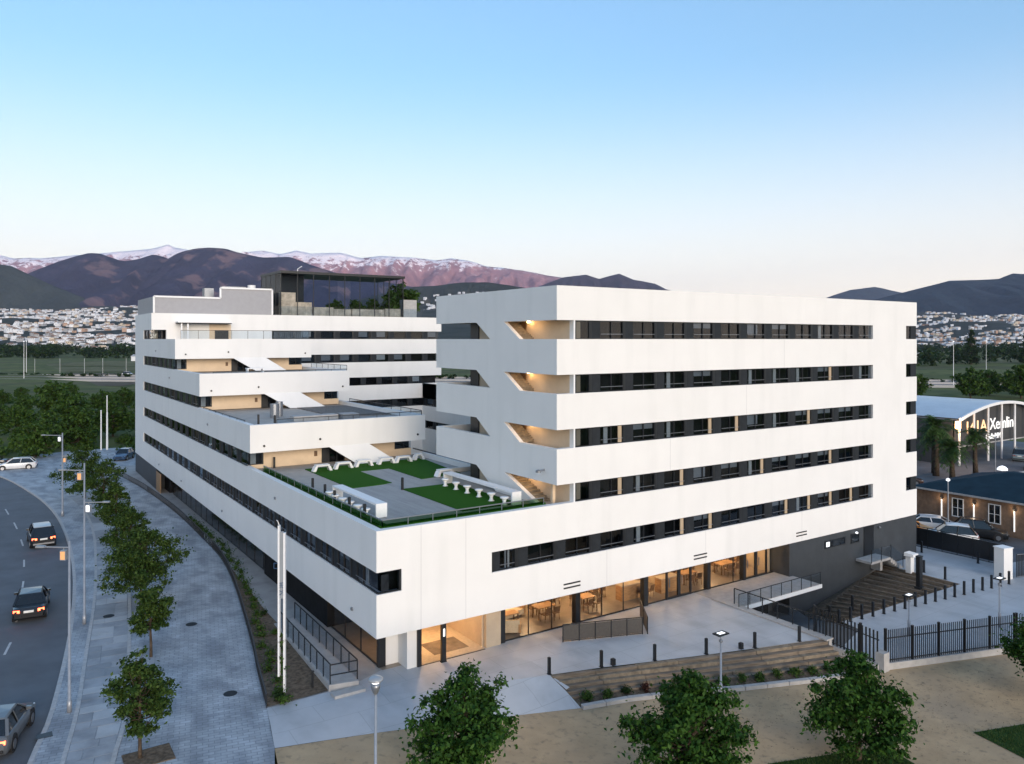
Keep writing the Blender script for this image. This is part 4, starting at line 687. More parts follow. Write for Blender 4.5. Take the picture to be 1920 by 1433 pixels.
# tree belts on the plain, reading as masses
belt = []
for i in range(760):
    d = rs.uniform(720 if i < 250 else 520, 1350); s = d * (rs.uniform(-.70, -.46) if i < 250 else rs.uniform(.50, .70) if i < 420 else rs.choice((rs.uniform(-.95, -.70), rs.uniform(-.46, .5), rs.uniform(.7, .9))))
    if noise.noise((s / 120, d / 70, 5)) < -.05: continue
    p = far(s, d); belt.append((p[0], p[1], 14, rs.uniform(6, 14), -1.2))
blob_mass('tree_belt', 'dark belts of trees across the far plain below the town', belt, 70, 'leaf_dark', 1.7, 'woods')
hedge = []
for i in range(190):
    t = i / 190; p = Vector((-60, 462, 0)) + (Vector((520, -38, 0)) - Vector((-60, 462, 0))) * t
    hedge.append((p.x + rs.uniform(-2, 2), p.y + rs.uniform(-2, 2), 4, rs.uniform(1.2, 2.4), -1.2))
blob_mass('highway_hedge', 'dark hedge running along the highway', hedge, 90, 'leaf_dark', .5, 'hedge')
R2 = [(232, 84, 9), (226, 97, 7), (246, 76, 10), (252, 88, 8), (262, 72, 9), (268, 84, 7)]
for i, (x, y, h) in enumerate(R2): tree('roadside_tree', 'round green tree, %s in the line behind the arched hall roof' % ORD[i], (x, y, -1.2), wp[(i * 2 + 1) % 4], i, h, 'trees between the hall and the highway')
cp = tree_parts(95, 1.0, .17, .02, 2600, .035, 'leaf_dark', .02, 26, True)
for i, (s, d, h) in enumerate(((330, 560, 26), (262, 545, 9), (296, 548, 9), (309, 550, 7), (376, 570, 24), (390, 590, 20))):
    p = far(s, d); tree('cypress', ['tall dark cypress clump beyond the highway, near the lamp mast', 'small pointed cypress beyond the highway, nearest the building', 'small pointed cypress beyond the highway, second', 'short pointed cypress beyond the highway, third', 'broad dark cypress at the picture edge beyond the highway', 'dark cypress behind the broad one at the picture edge'][i], (p[0], p[1], -1.2), cp, i, h, 'cypresses beyond the highway')
p = far(278, 575); tree('round_tree', 'single round green tree in the pale field beyond the highway', (p[0], p[1], -1.2), wp[0], 0, 15)
mat('pale_field', (.17, .16, .08), .95, .2, .05); mat('bare_field', (.15, .125, .09), .95, .2, .03)
for i, (s0, s1, d0, d1, m, z) in enumerate(((300, 460, 590, 760, 'pale_field', -1.15), (250, 330, 600, 680, 'pale_field', -1.14), (-260, -130, 372, 410, 'bare_field', -1.0), (-330, -240, 520, 640, 'pale_field', -1.0), (-420, -215, 428, 500, 'pale_field', -1.0), (-250, -150, 300, 345, 'bare_field', -1.1))):
    sheet('field_patch', [far(s0, d0, z), far(s1, d0, z), far(s1 * 1.03, d1, z), far(s0 * 1.03, d1, z)], m)
# palms by the hall
def palm(seed, H):
    rs_ = random.Random(seed); tm = MB().tube([(0, 0, -.2), (.08, 0, H * .5), (.05, .06, H)], [.30, .22, .20], 9); fm = MB()
    for i in range(46):
        a = rs_.uniform(0, 6.28); el = rs_.uniform(-.7, 1.1); L = rs_.uniform(1.5, 2.1); p = Vector((.05, .06, H)); d = Vector((math.cos(a) * math.cos(el), math.sin(a) * math.cos(el), math.sin(el))); side = Vector((-math.sin(a), math.cos(a), 0)); pts = []
        for k in range(6):
            t = k / 5; pts.append(p + d * L * t + Vector((0, 0, -.9 * t * t)))
        for k in range(1, 6):
            c = pts[k]; e = (pts[k] - pts[k - 1]).normalized(); ln = .62 * math.sin(math.pi * (k / 5 * .8 + .1))
            for sg in (-1, 1):
                for jj in range(3):
                    q = c - e * (jj * L / 15); tip = q + side * sg * ln + e * ln * .6 - Vector((0, 0, .15)); fm.add([q - e * .05, q + e * .05, tip], [(0, 1, 2)])
    return tm.mesh('trunk', 'bark', True), fm.mesh('crown', 'leaf_palm')
pls = [palm(1, 4.6), palm(2, 3.4)]
for i, (x, y, k, s, l) in enumerate(((88.4, 19.4, 0, 1.45, 'tallest palm tree, beside the glowing amber lamp at the hall corner'), (85.5, 15.8, 1, 1.3, 'short palm tree in front of the hall corner'), (91.8, 16.0, 0, 1.2, 'palm tree before the hall sign, right of the other palms'), (90.2, 20.5, 1, 1.5, 'bushy palm tree between the two taller palms'))): tree('palm_tree', l, (x, y, -1.17), pls[k], i, s, 'palms before the hall')

# ------------------------------------------------------------------ vehicles
def car(name, label, loc, rz, paint, style, lit=True, roof=None, group=None):
    L, W, H, dk, zb = dict(sedan=(4.5, 1.78, 1.45, .62, .92), suv=(4.4, 1.82, 1.68, .12, 1.0), hatch=(4.0, 1.74, 1.48, .18, .92), wagon=(4.6, 1.78, 1.5, .12, .93), coupe=(5.0, 1.9, 1.38, .75, .95), van=(4.9, 1.9, 1.85, .1, 1.05))[style]
    t = thing(name, label, 'car', loc, rz, group); h = L / 2; w = W / 2
    nose = .18 if style != 'van' else .1; wsb = h - 1.15 if style != 'van' else h - .7; wst = wsb - .75; rt = -h + dk + .55; rb = -h + dk + .05
    stn = [(h, .36, .62, .80), (h - .1, .24, .70, .93), (h - .5, .2, zb - .18, .99), (wsb, .2, zb, 1), (0, .2, zb + .01, 1), (rb, .2, zb + .03, 1), (-h + .12, .24, zb - .01 if dk > .3 else zb, .96), (-h, .38, zb - .16, .86)]
    mb = MB(); base = 0
    for x, zl, zt, f in stn:
        hw = w * f; mb.v += [(x, -hw * .86, zl), (x, -hw * .97, zl + .12), (x, -hw, (zl + zt) / 2 + .04), (x, -hw * .95, zt - .05), (x, -hw * .84, zt), (x, hw * .84, zt), (x, hw * .95, zt - .05), (x, hw, (zl + zt) / 2 + .04), (x, hw * .97, zl + .12), (x, hw * .86, zl)]
    for i in range(len(stn) - 1):
        for k in range(10): mb.f.append((i * 10 + k, (i + 1) * 10 + k, (i + 1) * 10 + (k + 1) % 10, i * 10 + (k + 1) % 10)); mb.m.append(0)
    mb.f += [tuple(range(9, -1, -1)), tuple(70 + k for k in range(10))]; mb.m += [0, 0]
    body = mb.build('body', paint, t); 
    for p_ in body.data.polygons: p_.use_smooth = True
    em = body.modifiers.new('edge', 'EDGE_SPLIT'); em.split_angle = R(38)
    rw, bw = w * .70, w * .90
    A = [(wsb, s * bw, zb - .02) for s in (-1, 1)]; Bp = [(wst, s * rw, H - .05) for s in (-1, 1)]; Cm = [((wst + rt) / 2, s * rw * 1.03, H) for s in (-1, 1)]; Cp = [(rt, s * rw, H - .06) for s in (-1, 1)]; Dp = [(rb, s * bw, zb) for s in (-1, 1)]
    g = MB(); g.quad(A[0], A[1], Bp[1], Bp[0]); g.quad(Cp[0], Cp[1], Dp[1], Dp[0]); 
    for s in (0, 1): g.quad(A[s], Bp[s], Cm[s], Cp[s], Dp[s])
    g.build('window_glass', 'car_glass', t)
    rfm = MB(); rfm.hull([(*Bp[0][:2], H - .06), (*Cm[0][:2], H - .04), (*Cp[0][:2], H - .07), (*Cp[1][:2], H - .07), (*Cm[1][:2], H - .04), (*Bp[1][:2], H - .06)], [(wst - .05, -rw * .9, H), (Cm[0][0], -rw * .92, H + .035), (rt + .05, -rw * .9, H - .01), (rt + .05, rw * .9, H - .01), (Cm[1][0], rw * .92, H + .035), (wst - .05, rw * .9, H)]).build('roof', roof or paint, t)
    prs_ = []
    for s in (0, 1):
        sg = -1 if s == 0 else 1; o_ = Vector((0, sg * .012, .008))
        prs_ += [(Vector(A[s]) + o_, Vector(Bp[s]) + o_, .06, .05), (Vector(Cp[s]) + o_, Vector(Dp[s]) + o_, .12, .06)]; m0 = Vector(((wsb + rb) / 2, sg * bw, zb)); m1 = Vector(((wst + rt) / 2, sg * rw * 1.03, H - .03)); prs_.append((m0 + o_, m1 + o_, .09, .03))
    for q_ in prs_: MB().bar(*q_).build('pillar', paint if style in ('coupe', 'hatch', 'wagon') else 'paint_black', t)
    for x in (h - .85, -h + .85):
        for s in (-1, 1):
            wh = put(cached('tyre', lambda: MB().tube([(0, -.11, 0), (0, -.1, 0), (0, .1, 0), (0, .11, 0)], [.27, .32, .32, .27], 18).mesh('wheel', 'rubber', True)), 'wheel', t, (x, s * (w - .10), .32)); put(cached('rim', lambda: MB().tube([(0, -.118, 0), (0, .118, 0)], .20, 12).mesh('rim', 'rim')), 'rim', wh)
            put(cached('arch', lambda: MB().tube([(0, -.02, 0), (0, .02, 0)], .38, 18).mesh('wheel_arch', 'rubber')), 'wheel_arch', t, (x, s * (w - .012), .36))
    tz = zb - .18
    for s in (-1, 1):
        MB().hull([(-h + .03, s * w * .52, tz - .08), (-h + .10, s * w * .90, tz - .06), (-h + .10, s * w * .90, tz + .08), (-h + .03, s * w * .52, tz + .07)], [(-h - .02, s * w * .52, tz - .08), (-h + .03, s * w * .90, tz - .06), (-h + .03, s * w * .90, tz + .08), (-h - .02, s * w * .52, tz + .07)]).build('taillight', 'tail_red' if lit else 'lamp_red', t)
        MB().hull([(h - .2, s * w * .5, .55), (h - .26, s * w * .9, .56), (h - .30, s * w * .9, .69), (h - .22, s * w * .5, .67)], [(h + .0, s * w * .5, .55), (h - .12, s * w * .9, .56), (h - .16, s * w * .9, .69), (h - .04, s * w * .5, .67)]).build('headlight', 'head_lens', t)
        MB().hull([(wsb - .25, s * bw * 1.0, zb - .0), (wsb - .10, s * bw * 1.0, zb), (wsb - .10, s * bw * 1.0, zb + .14), (wsb - .25, s * bw, zb + .14)], [(wsb - .25, s * (bw + .2), zb + .02), (wsb - .14, s * (bw + .2), zb + .02), (wsb - .14, s * (bw + .2), zb + .14), (wsb - .25, s * (bw + .2), zb + .14)]).build('mirror', paint, t)
    MB().box(-h - .03, -h + .03, -.26, .26, tz - .10, tz + .03).build('license_plate', 'plate', t); MB().box(-h - .04, -h + .1, -w * .82, w * .82, .36, .48).build('bumper', 'rubber' if style != 'suv' else 'rim', t); MB().box(h - .06, h + .015, -w * .5, w * .5, .42, .56).build('grille', 'rubber', t)
    return t
car('parked_car', 'black boxy car with pale roof braking in the bend', (-11.95, 41.0, -.12), R(92), 'paint_black', 'suv', True, 'paint_silver')
car('parked_car', 'black saloon with lit tail lamps on the road', (-13.35, 22.2, -.12), R(84), 'paint_black', 'sedan', True)
car('parked_car', 'silver hatchback cut by the picture edge on the road', (-15.15, 4.6, -.12), R(72), 'paint_grey', 'hatch', True)
car('parked_car', 'white estate car crossing on the side road', (-12.6, 85.6, -.11), R(172), 'paint_white', 'wagon', False)
car('parked_car', 'dark car at the picture edge on the side road', (-15.6, 90.0, -.11), R(170), 'paint_navy', 'sedan', False)
car('parked_car', 'blue car parked by the far corner of the white building', (.2, 86.5, -.0), R(-118), 'paint_blue', 'hatch', False)
car('parked_car', 'white muscle coupe parked along the brick wall', (58.4, 3.9, -1.17), R(-62), 'paint_white', 'coupe', False)
car('parked_car', 'white people carrier behind the black boundary fence', (55.3, .9, -1.17), R(122), 'paint_white', 'suv', False)
car('parked_car', 'black off-road car parked by the brick wall', (59.3, .2, -1.17), R(-62), 'paint_black', 'suv', False)
car('parked_car', 'dark red car in the shade below the palms', (79.0, 18.6, -1.17), R(-50), 'paint_brown', 'sedan', False)
car('parked_car', 'grey van parked under the canopy of the hall', (112.6, 19.5, -1.17), R(20), 'paint_sage', 'van', False)
car('parked_car', 'blue grey car on the forecourt of the hall', (104.5, 14.6, -1.17), R(20), 'paint_sage', 'sedan', False)
o = car('parked_van', 'low orange car beside the end of the dark base wall', (55.0, 4.9, -1.17), R(-62), 'paint_orange', 'coupe', False)
for i, (s, d, w_) in enumerate(((286, 311, 1), (262, 309, 0), (235, 305, 0), (-190, 385, 1))):
    p = far(s, d); car('highway_car', ['white car passing on the highway near the picture edge', 'pale car on the highway before the cypresses', 'pale car on the highway beside the white building', 'small pale car on the highway at the far end of the building'][i], (p[0], p[1], -1.0), R(-34), 'paint_white' if w_ else 'paint_silver', 'van', False, group='cars on the highway')

# ------------------------------------------------------------------ street furniture on the road side
def street_lamp(label, x, y, h, arms, dr=.07):
    t = thing('street_lamp', label, 'street lamp', (x, y, 0), 0, 'lamp posts along the pavement')
    MB().tube([(0, 0, 0), (0, 0, .5), (0, 0, .52), (0, 0, h)], [dr * 1.5, dr * 1.5, dr, dr * .65], 10).build('pole', 'pole_grey', t, smooth=True)
    for dx, z, L, m in arms:
        d = RT * dx; MB().tube([(0, 0, z), (d.x * L, d.y * L, z + .03)], .035, 6).build('arm', 'pole_grey', t)
        c = d * .25; hb = MB().box(-.13, .13, -.1, .1, -.56, -.12).build('lamp_box', 'pole_grey', t, (c.x, c.y, z), -R(33.85)); MB().box(-.10, .10, -.115, -.1, -.52, -.16).build('lens', m, hb); MB().box(-.02, .02, -.02, .02, -.12, .03).build('bracket', 'pole_grey', hb)
        e = d * L; MB().box(-.3, .1, -.09, .09, -.02, .06).build('luminaire', 'pole_grey', t, (e.x, e.y, z + .02), -R(33.85))
street_lamp('nearest lamp post on the pavement, with amber signal box on its arm', -12.53, 5.58, 7.75, ((-1, 7.45, 1.2, 'lamp_amber'),))
street_lamp('tallest lamp post, with arms to both sides', -10.86, 17.61, 9.55, ((-1, 9.1, 1.2, 'lamp_amber'), (1, 7.2, 1.4, 'lamp_white')))
street_lamp('farthest lamp post on the bend, with white lantern and amber box', -9.75, 50.74, 7.95, ((-1, 7.7, 1.7, 'lamp_white'), (1, 5.7, .4, 'lamp_amber')), .09)
for i, (x, y, h) in enumerate(((-1.4, 98.6, 6.2), (-.6, 98.4, 5.9), (.8, 111, 7.6))):
    t = thing('flag_pole', ['white pole beyond the bend, first of three', 'thick white pole beyond the bend, middle of three', 'tallest thin white pole beyond the bend, nearest the building'][i], 'pole', (x, y, -.3), 0, 'white poles beyond the bend'); MB().tube([(0, 0, 0), (0, 0, h)], [.16, .11] if i == 1 else [.11, .08], 8).build('mast', 'white_paint', t); MB().lathe([(.02, 0), (.12, .05), (.12, .12), (.02, .18)], 8, 0, (0, 0, h)).build('cap', 'white_paint', t)
# totem sign in the planting bed
t = thing('totem_sign', 'tall white sign pylon with blue lettering in the planting bed', 'sign', (-4.0, 1.9, 0), -R(33.85))
MB().box(-.17, -.09, -.1, .1, .9, 8.05).build('mast', 'white_paint', t); MB().box(.09, .17, -.1, .1, 0, 7.7).build('mast', 'white_paint', t); MB().box(-.088, .088, -.07, .07, 4.6, 7.75).build('panel', 'paint_silver', t); MB().tube([(-.13, 0, 8.05), (-.2, 0, 8.25), (-.26, 0, 8.3)], .03, 6).build('finial', 'steel_grey', t)
MB().tube([(-.17, 0, 6.25), (-.38, 0, 6.25), (-.38, 0, 6.0), (-.17, 0, 6.0)], .025, 6).build('bracket', 'paint_blue', t)
def text(s, size, m, parent, loc, rot, name='lettering', ext=.01, sx=1):
    c = bpy.data.curves.new(name, 'FONT'); c.body = s; c.size = size; c.extrude = ext; c.align_x = 'LEFT'; o = bpy.data.objects.new(name, c); col.objects.link(o); dg = bpy.context.evaluated_depsgraph_get(); me = bpy.data.meshes.new_from_object(o.evaluated_get(dg)); bpy.data.objects.remove(o); me.materials.clear(); me.materials.append(M[m]); q = put(me, name, parent, loc); q.rotation_euler = rot; q.scale = (sx, 1, 1); return q
text('SOB', .34, 'paint_blue', t, (.11, -.08, 4.75), (R(90), -R(90), 0))
vine = [( -4.0 + rs.uniform(-.12, .12), 1.9 + rs.uniform(-.12, .12), 0, .3 + .25 * k) for k in range(11)]
o = put(leaf_mesh('vine', leaves(np.random.RandomState(8), [(x, y, z, .12) for x, y, _, z in vine], 420, .06), 'leaf_wild'), 'climbing_vine'); tag(o, 'thin green vine climbing the white sign pylon', 'vine')
# planting bed greenery, iron railing along its curve
rl = thing('bed_railing', 'low dark iron railing curving along the planting bed', 'railing')
for i in range(len(BL) - 1):
    a, b = BL[i], BL[i + 1]
    if a.y > 76: break
    MB().bar((a.x, a.y, .62), (b.x, b.y, .62), .05, .06).bar((a.x, a.y, .1), (b.x, b.y, .1), .05, .06).build('rail', 'black_frame', rl)
    n = 5 if a.y < 30 else 3; mb = MB()
    for k in range(n):
        p = a + (b - a) * k / n
        if a.y < 22: MB().bar((p.x, p.y, 0), (p.x, p.y, .66), .03, .03).build('baluster', 'black_frame', rl)
        else: mb.bar((p.x, p.y, 0), (p.x, p.y, .66), .05, .05)
    if mb.v: mb.build('baluster_panel', 'black_frame', rl)
ground_green = []
for i in range(34):
    a = BL[min(i, len(BL) - 1)]; ground_green.append((a.x + .45, a.y, 0, .34))
o = put(leaf_mesh('ground_cover', leaves(np.random.RandomState(12), [(x + rs.uniform(0, .4), y, .2, r) for x, y, _, r in ground_green], 5200, .07), 'leaf_wild'), 'ground_cover'); tag(o, 'dark green ground cover along the curved railing', 'plants', kind='stuff')
def shrub_mesh(seed, h, r, n, m, size=.06):
    q = np.random.RandomState(seed); return leaf_mesh('foliage', leaves(q, [(q.uniform(-.4, .4) * r, q.uniform(-.4, .4) * r, h * q.uniform(.3, .75), r * q.uniform(.45, .7)) for _ in range(6)], n, size), m)
SH = [shrub_mesh(1, .5, .32, 420, 'leaf_wild'), shrub_mesh(2, .6, .36, 480, 'leaf_bright'), shrub_mesh(3, .45, .34, 400, 'leaf_dark'), shrub_mesh(4, .55, .34, 420, 'leaf_red')]
def shrub(label, x, y, z, k, s=1, group=None):
    t = thing('shrub', label, 'shrub', (x, y, z), random.Random(x).uniform(0, 6), group); put(SH[k], 'foliage', t).scale = (s, s, s); MB().tube([(0, 0, -.05), (0, 0, .3)], .015, 5).build('stem', 'bark', t)
for i, (x, y, k, s, l) in enumerate(((-4.3, 1.35, 2, 1.0, 'dark clipped shrub at the front tip of the planting bed'), (-3.2, 4.4, 0, .8, 'small shrub beside the sign pylon'), (-2.3, 7.0, 2, .6, 'low dark shrub below the ramp slab'), (-2.0, 9.5, 0, .7, 'shrub in the middle of the planting bed'), (-1.6, 13.0, 2, .8, 'dark shrub near the narrow part of the bed'), (-1.5, 16.0, 0, .7, 'farthest shrub in the narrow planting bed'))): shrub(l, x, y, .06, k, s, 'shrubs in the planting bed')
MB().box(-.04, .04, -.04, .04, 0, .8); t = thing('bed_post', 'thin dark post standing in the soil of the planting bed', 'post', (-2.55, 1.75, .05)); MB().box(-.04, .04, -.04, .04, 0, .75).build('shaft', 'black_frame', t); MB().box(-.06, .06, -.06, .06, .75, .8).build('cap', 'black_frame', t)
# access ramp with mesh railings
rp = thing('access_ramp', 'pale concrete access ramp with dark mesh railings beside the street side glass', 'ramp', (-1.0, 6, 0))
MB().hull([(-1.05, -5.1, 0), (.35, -5.4, 0), (.75, 5.6, 0), (-.55, 5.6, 0)], [(-1.05, -5.1, .34), (.35, -5.4, .34), (.75, 5.6, .05), (-.55, 5.6, .05)]).build('slab', 'pale_concrete', rp); MB().box(-1.1, .45, -6.0, -5.45, 0, .15).build('step', 'pale_concrete', rp)
mat('mesh_panel', (.10, .13, .17), .5, .1, 5, metal=.4)
for (xa, ya, xb, yb, n) in ((-.95, -5.0, -.5, 4.6, 9), (.35, -5.2, .72, 5.3, 9)):
    a = Vector((xa, ya, .3)); b = Vector((xb, yb, .08)); MB().bar(a + Vector((0, 0, .98)), b + Vector((0, 0, .98)), .05, .05).build('handrail', 'charcoal', rp)
    for i in range(n + 1):
        p = a + (b - a) * i / n; MB().bar(p, p + Vector((0, 0, .96)), .045, .045).build('post', 'charcoal', rp)
        if i < n:
            q = a + (b - a) * (i + 1) / n; MB().bar(p + Vector((0, .03, .5)), q + Vector((0, -.03, .5)), .014, .78).build('mesh_panel', 'rail_glass', rp)
MB().bar((-.95, -5.0, 1.25), (.35, -5.2, 1.25), .05, .05).bar((-.95, -5.0, .75), (.35, -5.2, .75), .05, .05).build('end_rail', 'charcoal', rp)
# ------------------------------------------------------------------ plaza edge: sleeper bank, bollards, kerb, plants
bank = thing('sleeper_bank', 'stepped bank of weathered timber sleepers below the plaza edge', 'retaining bank')
U = [Vector((x, y, 0)) for x, y in UP]; rng = random.Random(2)
def along(P, t):
    L = [0]
    for a, b in zip(P, P[1:]): L.append(L[-1] + (b - a).length)
    d = t * L[-1]
    for i in range(len(P) - 1):
        if d <= L[i + 1] + 1e-6: return P[i] + (P[i + 1] - P[i]) * ((d - L[i]) / (L[i + 1] - L[i]))
    return P[-1]
Lw = [Vector((x, y, 0)) for x, y in LOW[:-1]] + [Vector((23.4, -11.0, 0))]
for r in range(5):
    n = 7; f0 = (r) / 8.2; f1 = (r + 1.0) / 8.2
    for i in range(n):
        t0, t1 = (i + (.5 * (r % 2)) * 0) / n + .0012, (i + 1) / n - .0012
        q = [along(U, t0) * (1 - f1) + along(Lw, t0) * f1, along(U, t1) * (1 - f1) + along(Lw, t1) * f1, along(U, t1) * (1 - f0) + along(Lw, t1) * f0, along(U, t0) * (1 - f0) + along(Lw, t0) * f0]
        zt = -.02 - r * .17 + rng.uniform(-.012, .012); MB().hull([(p.x, p.y, zt - .4) for p in q], [(p.x, p.y, zt) for p in q]).build('sleeper', rng.choice(('timber', 'timber', 'timber_pale')), bank)
q = [tuple(along(U, k / 12) * (1 - .60) + along(Lw, k / 12) * .60) for k in range(13)]; q2 = [tuple(along(Lw, k / 12)) for k in range(13)]
mb = MB(); mb.v = [(x, y, -.80) for x, y, z in q] + [(x, y, -.86) for x, y, z in q2]; mb.f = [(i, 13 + i, 14 + i, i + 1) for i in range(12)]; mb.m = [0] * 12; struct(mb.build('flower_bed', 'soil'))
kb = thing('bed_kerb', 'pale stone kerb between the flower bed and the sand', 'kerb', (0, 0, 0)); 
for i in range(13):
    a, b = along(Lw, i / 13 + .001), along(Lw, (i + 1) / 13 - .001); u = (b - a).normalized(); n_ = Vector((u.y, -u.x, 0)); q = [a - n_ * .05, b - n_ * .05, b + n_ * .22, a + n_ * .22]; MB().hull([(p.x, p.y, -.95) for p in q], [(p.x, p.y, -.72) for p in q]).build('kerb_stone', 'pale_concrete', kb)
for i in range(15):
    t = .05 + .9 * i / 14; p = along(U, t) * .24 + along(Lw, t) * .76; k = [0, 0, 2, 3, 0, 3, 2, 0, 1, 0, 1, 0, 0, 2, 3][i]
    shrub('%s shrub in the flower bed below the sleepers, %s from the curved end' % (['young green', 'bright green', 'dark green', 'reddish'][k], ORD[i]), p.x, p.y, -.83, k, rng.uniform(.75, 1.1), 'shrubs in the flower bed')
def bollard(label, x, y, z, h=.85, group='black bollards', r=.065):
    t = thing('bollard', label, 'bollard', (x, y, z), 0, group); put(cached(('bol', h), lambda: MB().box(-r, r, -r, r, 0, h - .04).mesh('shaft', 'black_frame')), 'shaft', t); put(cached(('bolc', h), lambda: MB().hull([(-r - .008, -r - .008, h - .04), (r + .008, -r - .008, h - .04), (r + .008, r + .008, h - .04), (-r - .008, r + .008, h - .04)], [(-r * .8, -r * .8, h), (r * .8, -r * .8, h), (r * .8, r * .8, h), (-r * .8, r * .8, h)]).mesh('cap', 'charcoal')), 'cap', t); put(cached('bolb', lambda: MB().box(-.1, .1, -.1, .1, 0, .012).mesh('base', 'charcoal')), 'base', t)
for i, (x, y) in enumerate(((7.9, -3.35), (10.66, -4.14), (13.51, -5.09), (16.39, -6.03), (19.26, -6.91), (22.07, -7.7))): bollard('black bollard on the plaza edge above the sleepers, %s from the curved end' % ORD[i], x, y, .01, .85, 'bollards on the plaza edge')
for i, (x, y) in enumerate(((11.3, -4.32), (18.5, -6.6))): bollard('short black stub on the plaza edge, %s' % ('near the curved end' if i == 0 else 'near the flat lamp head'), x, y, .01, .34, 'short stubs on the plaza edge', .1)
for i in range(18): bollard('black bollard of the long row on the lower drive, %s from the black fence' % ORD[i], 28.75 + i * 1.035, -5.75 - i * .125, -1, .95, 'bollards along the lower drive')
for i, (x, y, l) in enumerate(((29.5, -4.6, 'black bollard on the timber slope, lowest'), (32.6, -4.2, 'black bollard on the timber slope, middle of the edge'), (44.0, -2.9, 'black bollard beside the white entrance box'), (43.6, -4.7, 'black bollard at the top corner of the timber slope'), (49.4, .2, 'slanting dark bollard before the rear fence'), (50.0, -4.0, 'dark bollard at the end of the rear fence'))): bollard(l, x, y, -1.0 if i > 1 else -1.25, .95, 'bollards on the timber slope')
# mesh barrier on the plaza
bx = thing('mesh_barrier', 'low bronze mesh barrier turning a corner on the plaza', 'barrier', (11.0, -.46, .01))
mat('bronze_mesh', (.075, .065, .055), .6, .1, 8)
def fence_run(parent, a, b, n, h, pm, panel, rail=True):
    a, b = Vector(a), Vector(b)
    for i in range(n + 1):
        p = a + (b - a) * i / n; MB().bar(p, p + Vector((0, 0, h)), .045, .045).build('post', pm, parent)
        if i < n:
            q = a + (b - a) * (i + 1) / n; u = (q - p).normalized() * .03; MB().bar(p + u + Vector((0, 0, h * .52)), q - u + Vector((0, 0, h * .52)), .02, h * .84).build('mesh_panel', panel, parent)
    if rail: MB().bar(a + Vector((0, 0, h)), b + Vector((0, 0, h)), .055, .05).bar(a + Vector((0, 0, .06)), b + Vector((0, 0, .06)), .04, .04).build('rail', pm, parent)
fence_run(bx, (0, 0, 0), (4.5, -1.6, 0), 5, .98, 'black_frame', 'bronze_mesh'); fence_run(bx, (4.75, -1.75, 0), (6.4, .6, 0), 2, .98, 'black_frame', 'bronze_mesh')
pt = thing('intercom_post', 'black intercom post with lit screen before the entrance', 'intercom', (4.2, .95, .01)); MB().box(-.13, .13, -.08, .08, 0, 2.05).build('case', 'black_frame', pt); MB().box(-.05, .05, -.09, -.08, 1.35, 1.75).build('screen', 'lamp_white', pt); MB().box(-.16, .16, -.1, .1, 0, .05).build('plinth', 'charcoal', pt)
# lamp posts
def post_lamp(label, loc, h, kind):
    t = thing('lamp_post', label, 'lamp post', loc); MB().tube([(0, 0, 0), (0, 0, .9), (0, 0, .92), (0, 0, h)], [.085, .085, .055, .05], 10).build('pole', 'pole_grey', t, smooth=True)
    if kind == 'cup':
        MB().lathe([(.06, 0), (.10, .06), (.16, .22), (.17, .38)], 16, 0, (0, 0, h)).build('cup', 'steel_grey', t, smooth=True); MB().lathe([(.13, 0), (.15, .1)], 16, 0, (0, 0, h + .38)).build('diffuser', 'lamp_white', t); MB().lathe([(.26, 0), (.27, .04), (.2, .1), (.05, .13)], 18, 0, (0, 0, h + .48)).build('cap', 'paint_silver', t, smooth=True)
    else:
        MB().lathe([(.05, 0), (.11, .05), (.10, .12), (.02, .16)], 12, 0, (0, 0, h)).build('knuckle', 'steel_grey', t, smooth=True); MB().bar((0, 0, h + .14), (0, .05, h + .4), .03, .03).build('stem', 'steel_grey', t)
        hd = MB().box(-.36, .36, -.22, .22, h + .4, h + .46).build('head', 'charcoal', t); MB().box(-.2, .2, -.12, .12, h + .46, h + .468).build('lit_cover', 'lamp_white', hd)
    return t
post_lamp('grey lamp post with cup shaped head in front of the corner', (-4.47, -9.97, -.1), 4.75, 'cup')
post_lamp('thin lamp post with flat square head behind the sleeper bank tree', (14.2, -8.95, -.9), 2.95, 'flat')
post_lamp('slim lamp with flat lit head on the lower drive near the picture edge', (36.6, -11.6, -1), 2.6, 'flat')
post_lamp('slim dark lamp on the lower drive behind the black fence', (30.6, -9.2, -1), 2.0, 'flat')
# black bar fence with wall base
bf = thing('bar_fence', 'tall black vertical bar fence on a pale wall base turning round the lower drive', 'fence')
runs = [((23.9, -7.4, -.25), (24.1, -11.2, -.55), 18), ((24.6, -11.25, -.55), (33.1, -14.05, -.55), 66), ((33.1, -14.05, -.55), (46, -18.7, -.55), 84)]
barm = MB().box(-.045, .045, -.012, .012, 0, 1.75).mesh('bar', 'black_frame')
for a, b, n in runs:
    a, b = Vector(a), Vector(b); rz = math.atan2((b - a).y, (b - a).x)
    for i in range(n):
        p = a + (b - a) * (i + .5) / n; put(barm, 'bar', bf, p, rz + .5)
    for h in (.12, 1.3): MB().bar(a + Vector((0, 0, h)), b + Vector((0, 0, h)), .05, .05).build('rail', 'black_frame', bf)
    for i in range(0, n, 13):
        p = a + (b - a) * i / n; MB().box(-.06, .06, -.06, .06, 0, 1.85).build('post', 'black_frame', bf, p)
    d = (b - a).normalized(); n_ = Vector((d.y, -d.x, 0)) * .14; q = [a - n_, b - n_, b + n_, a + n_]; MB().hull([(p.x, p.y, -1.25) for p in q], [(p.x, p.y, p.z) for p in q]).build('wall_base', 'pale_concrete', bf)
MB().box(24.05, 24.55, -11.5, -11.0, -1, .1).build('end_pillar', 'pale_concrete', bf)
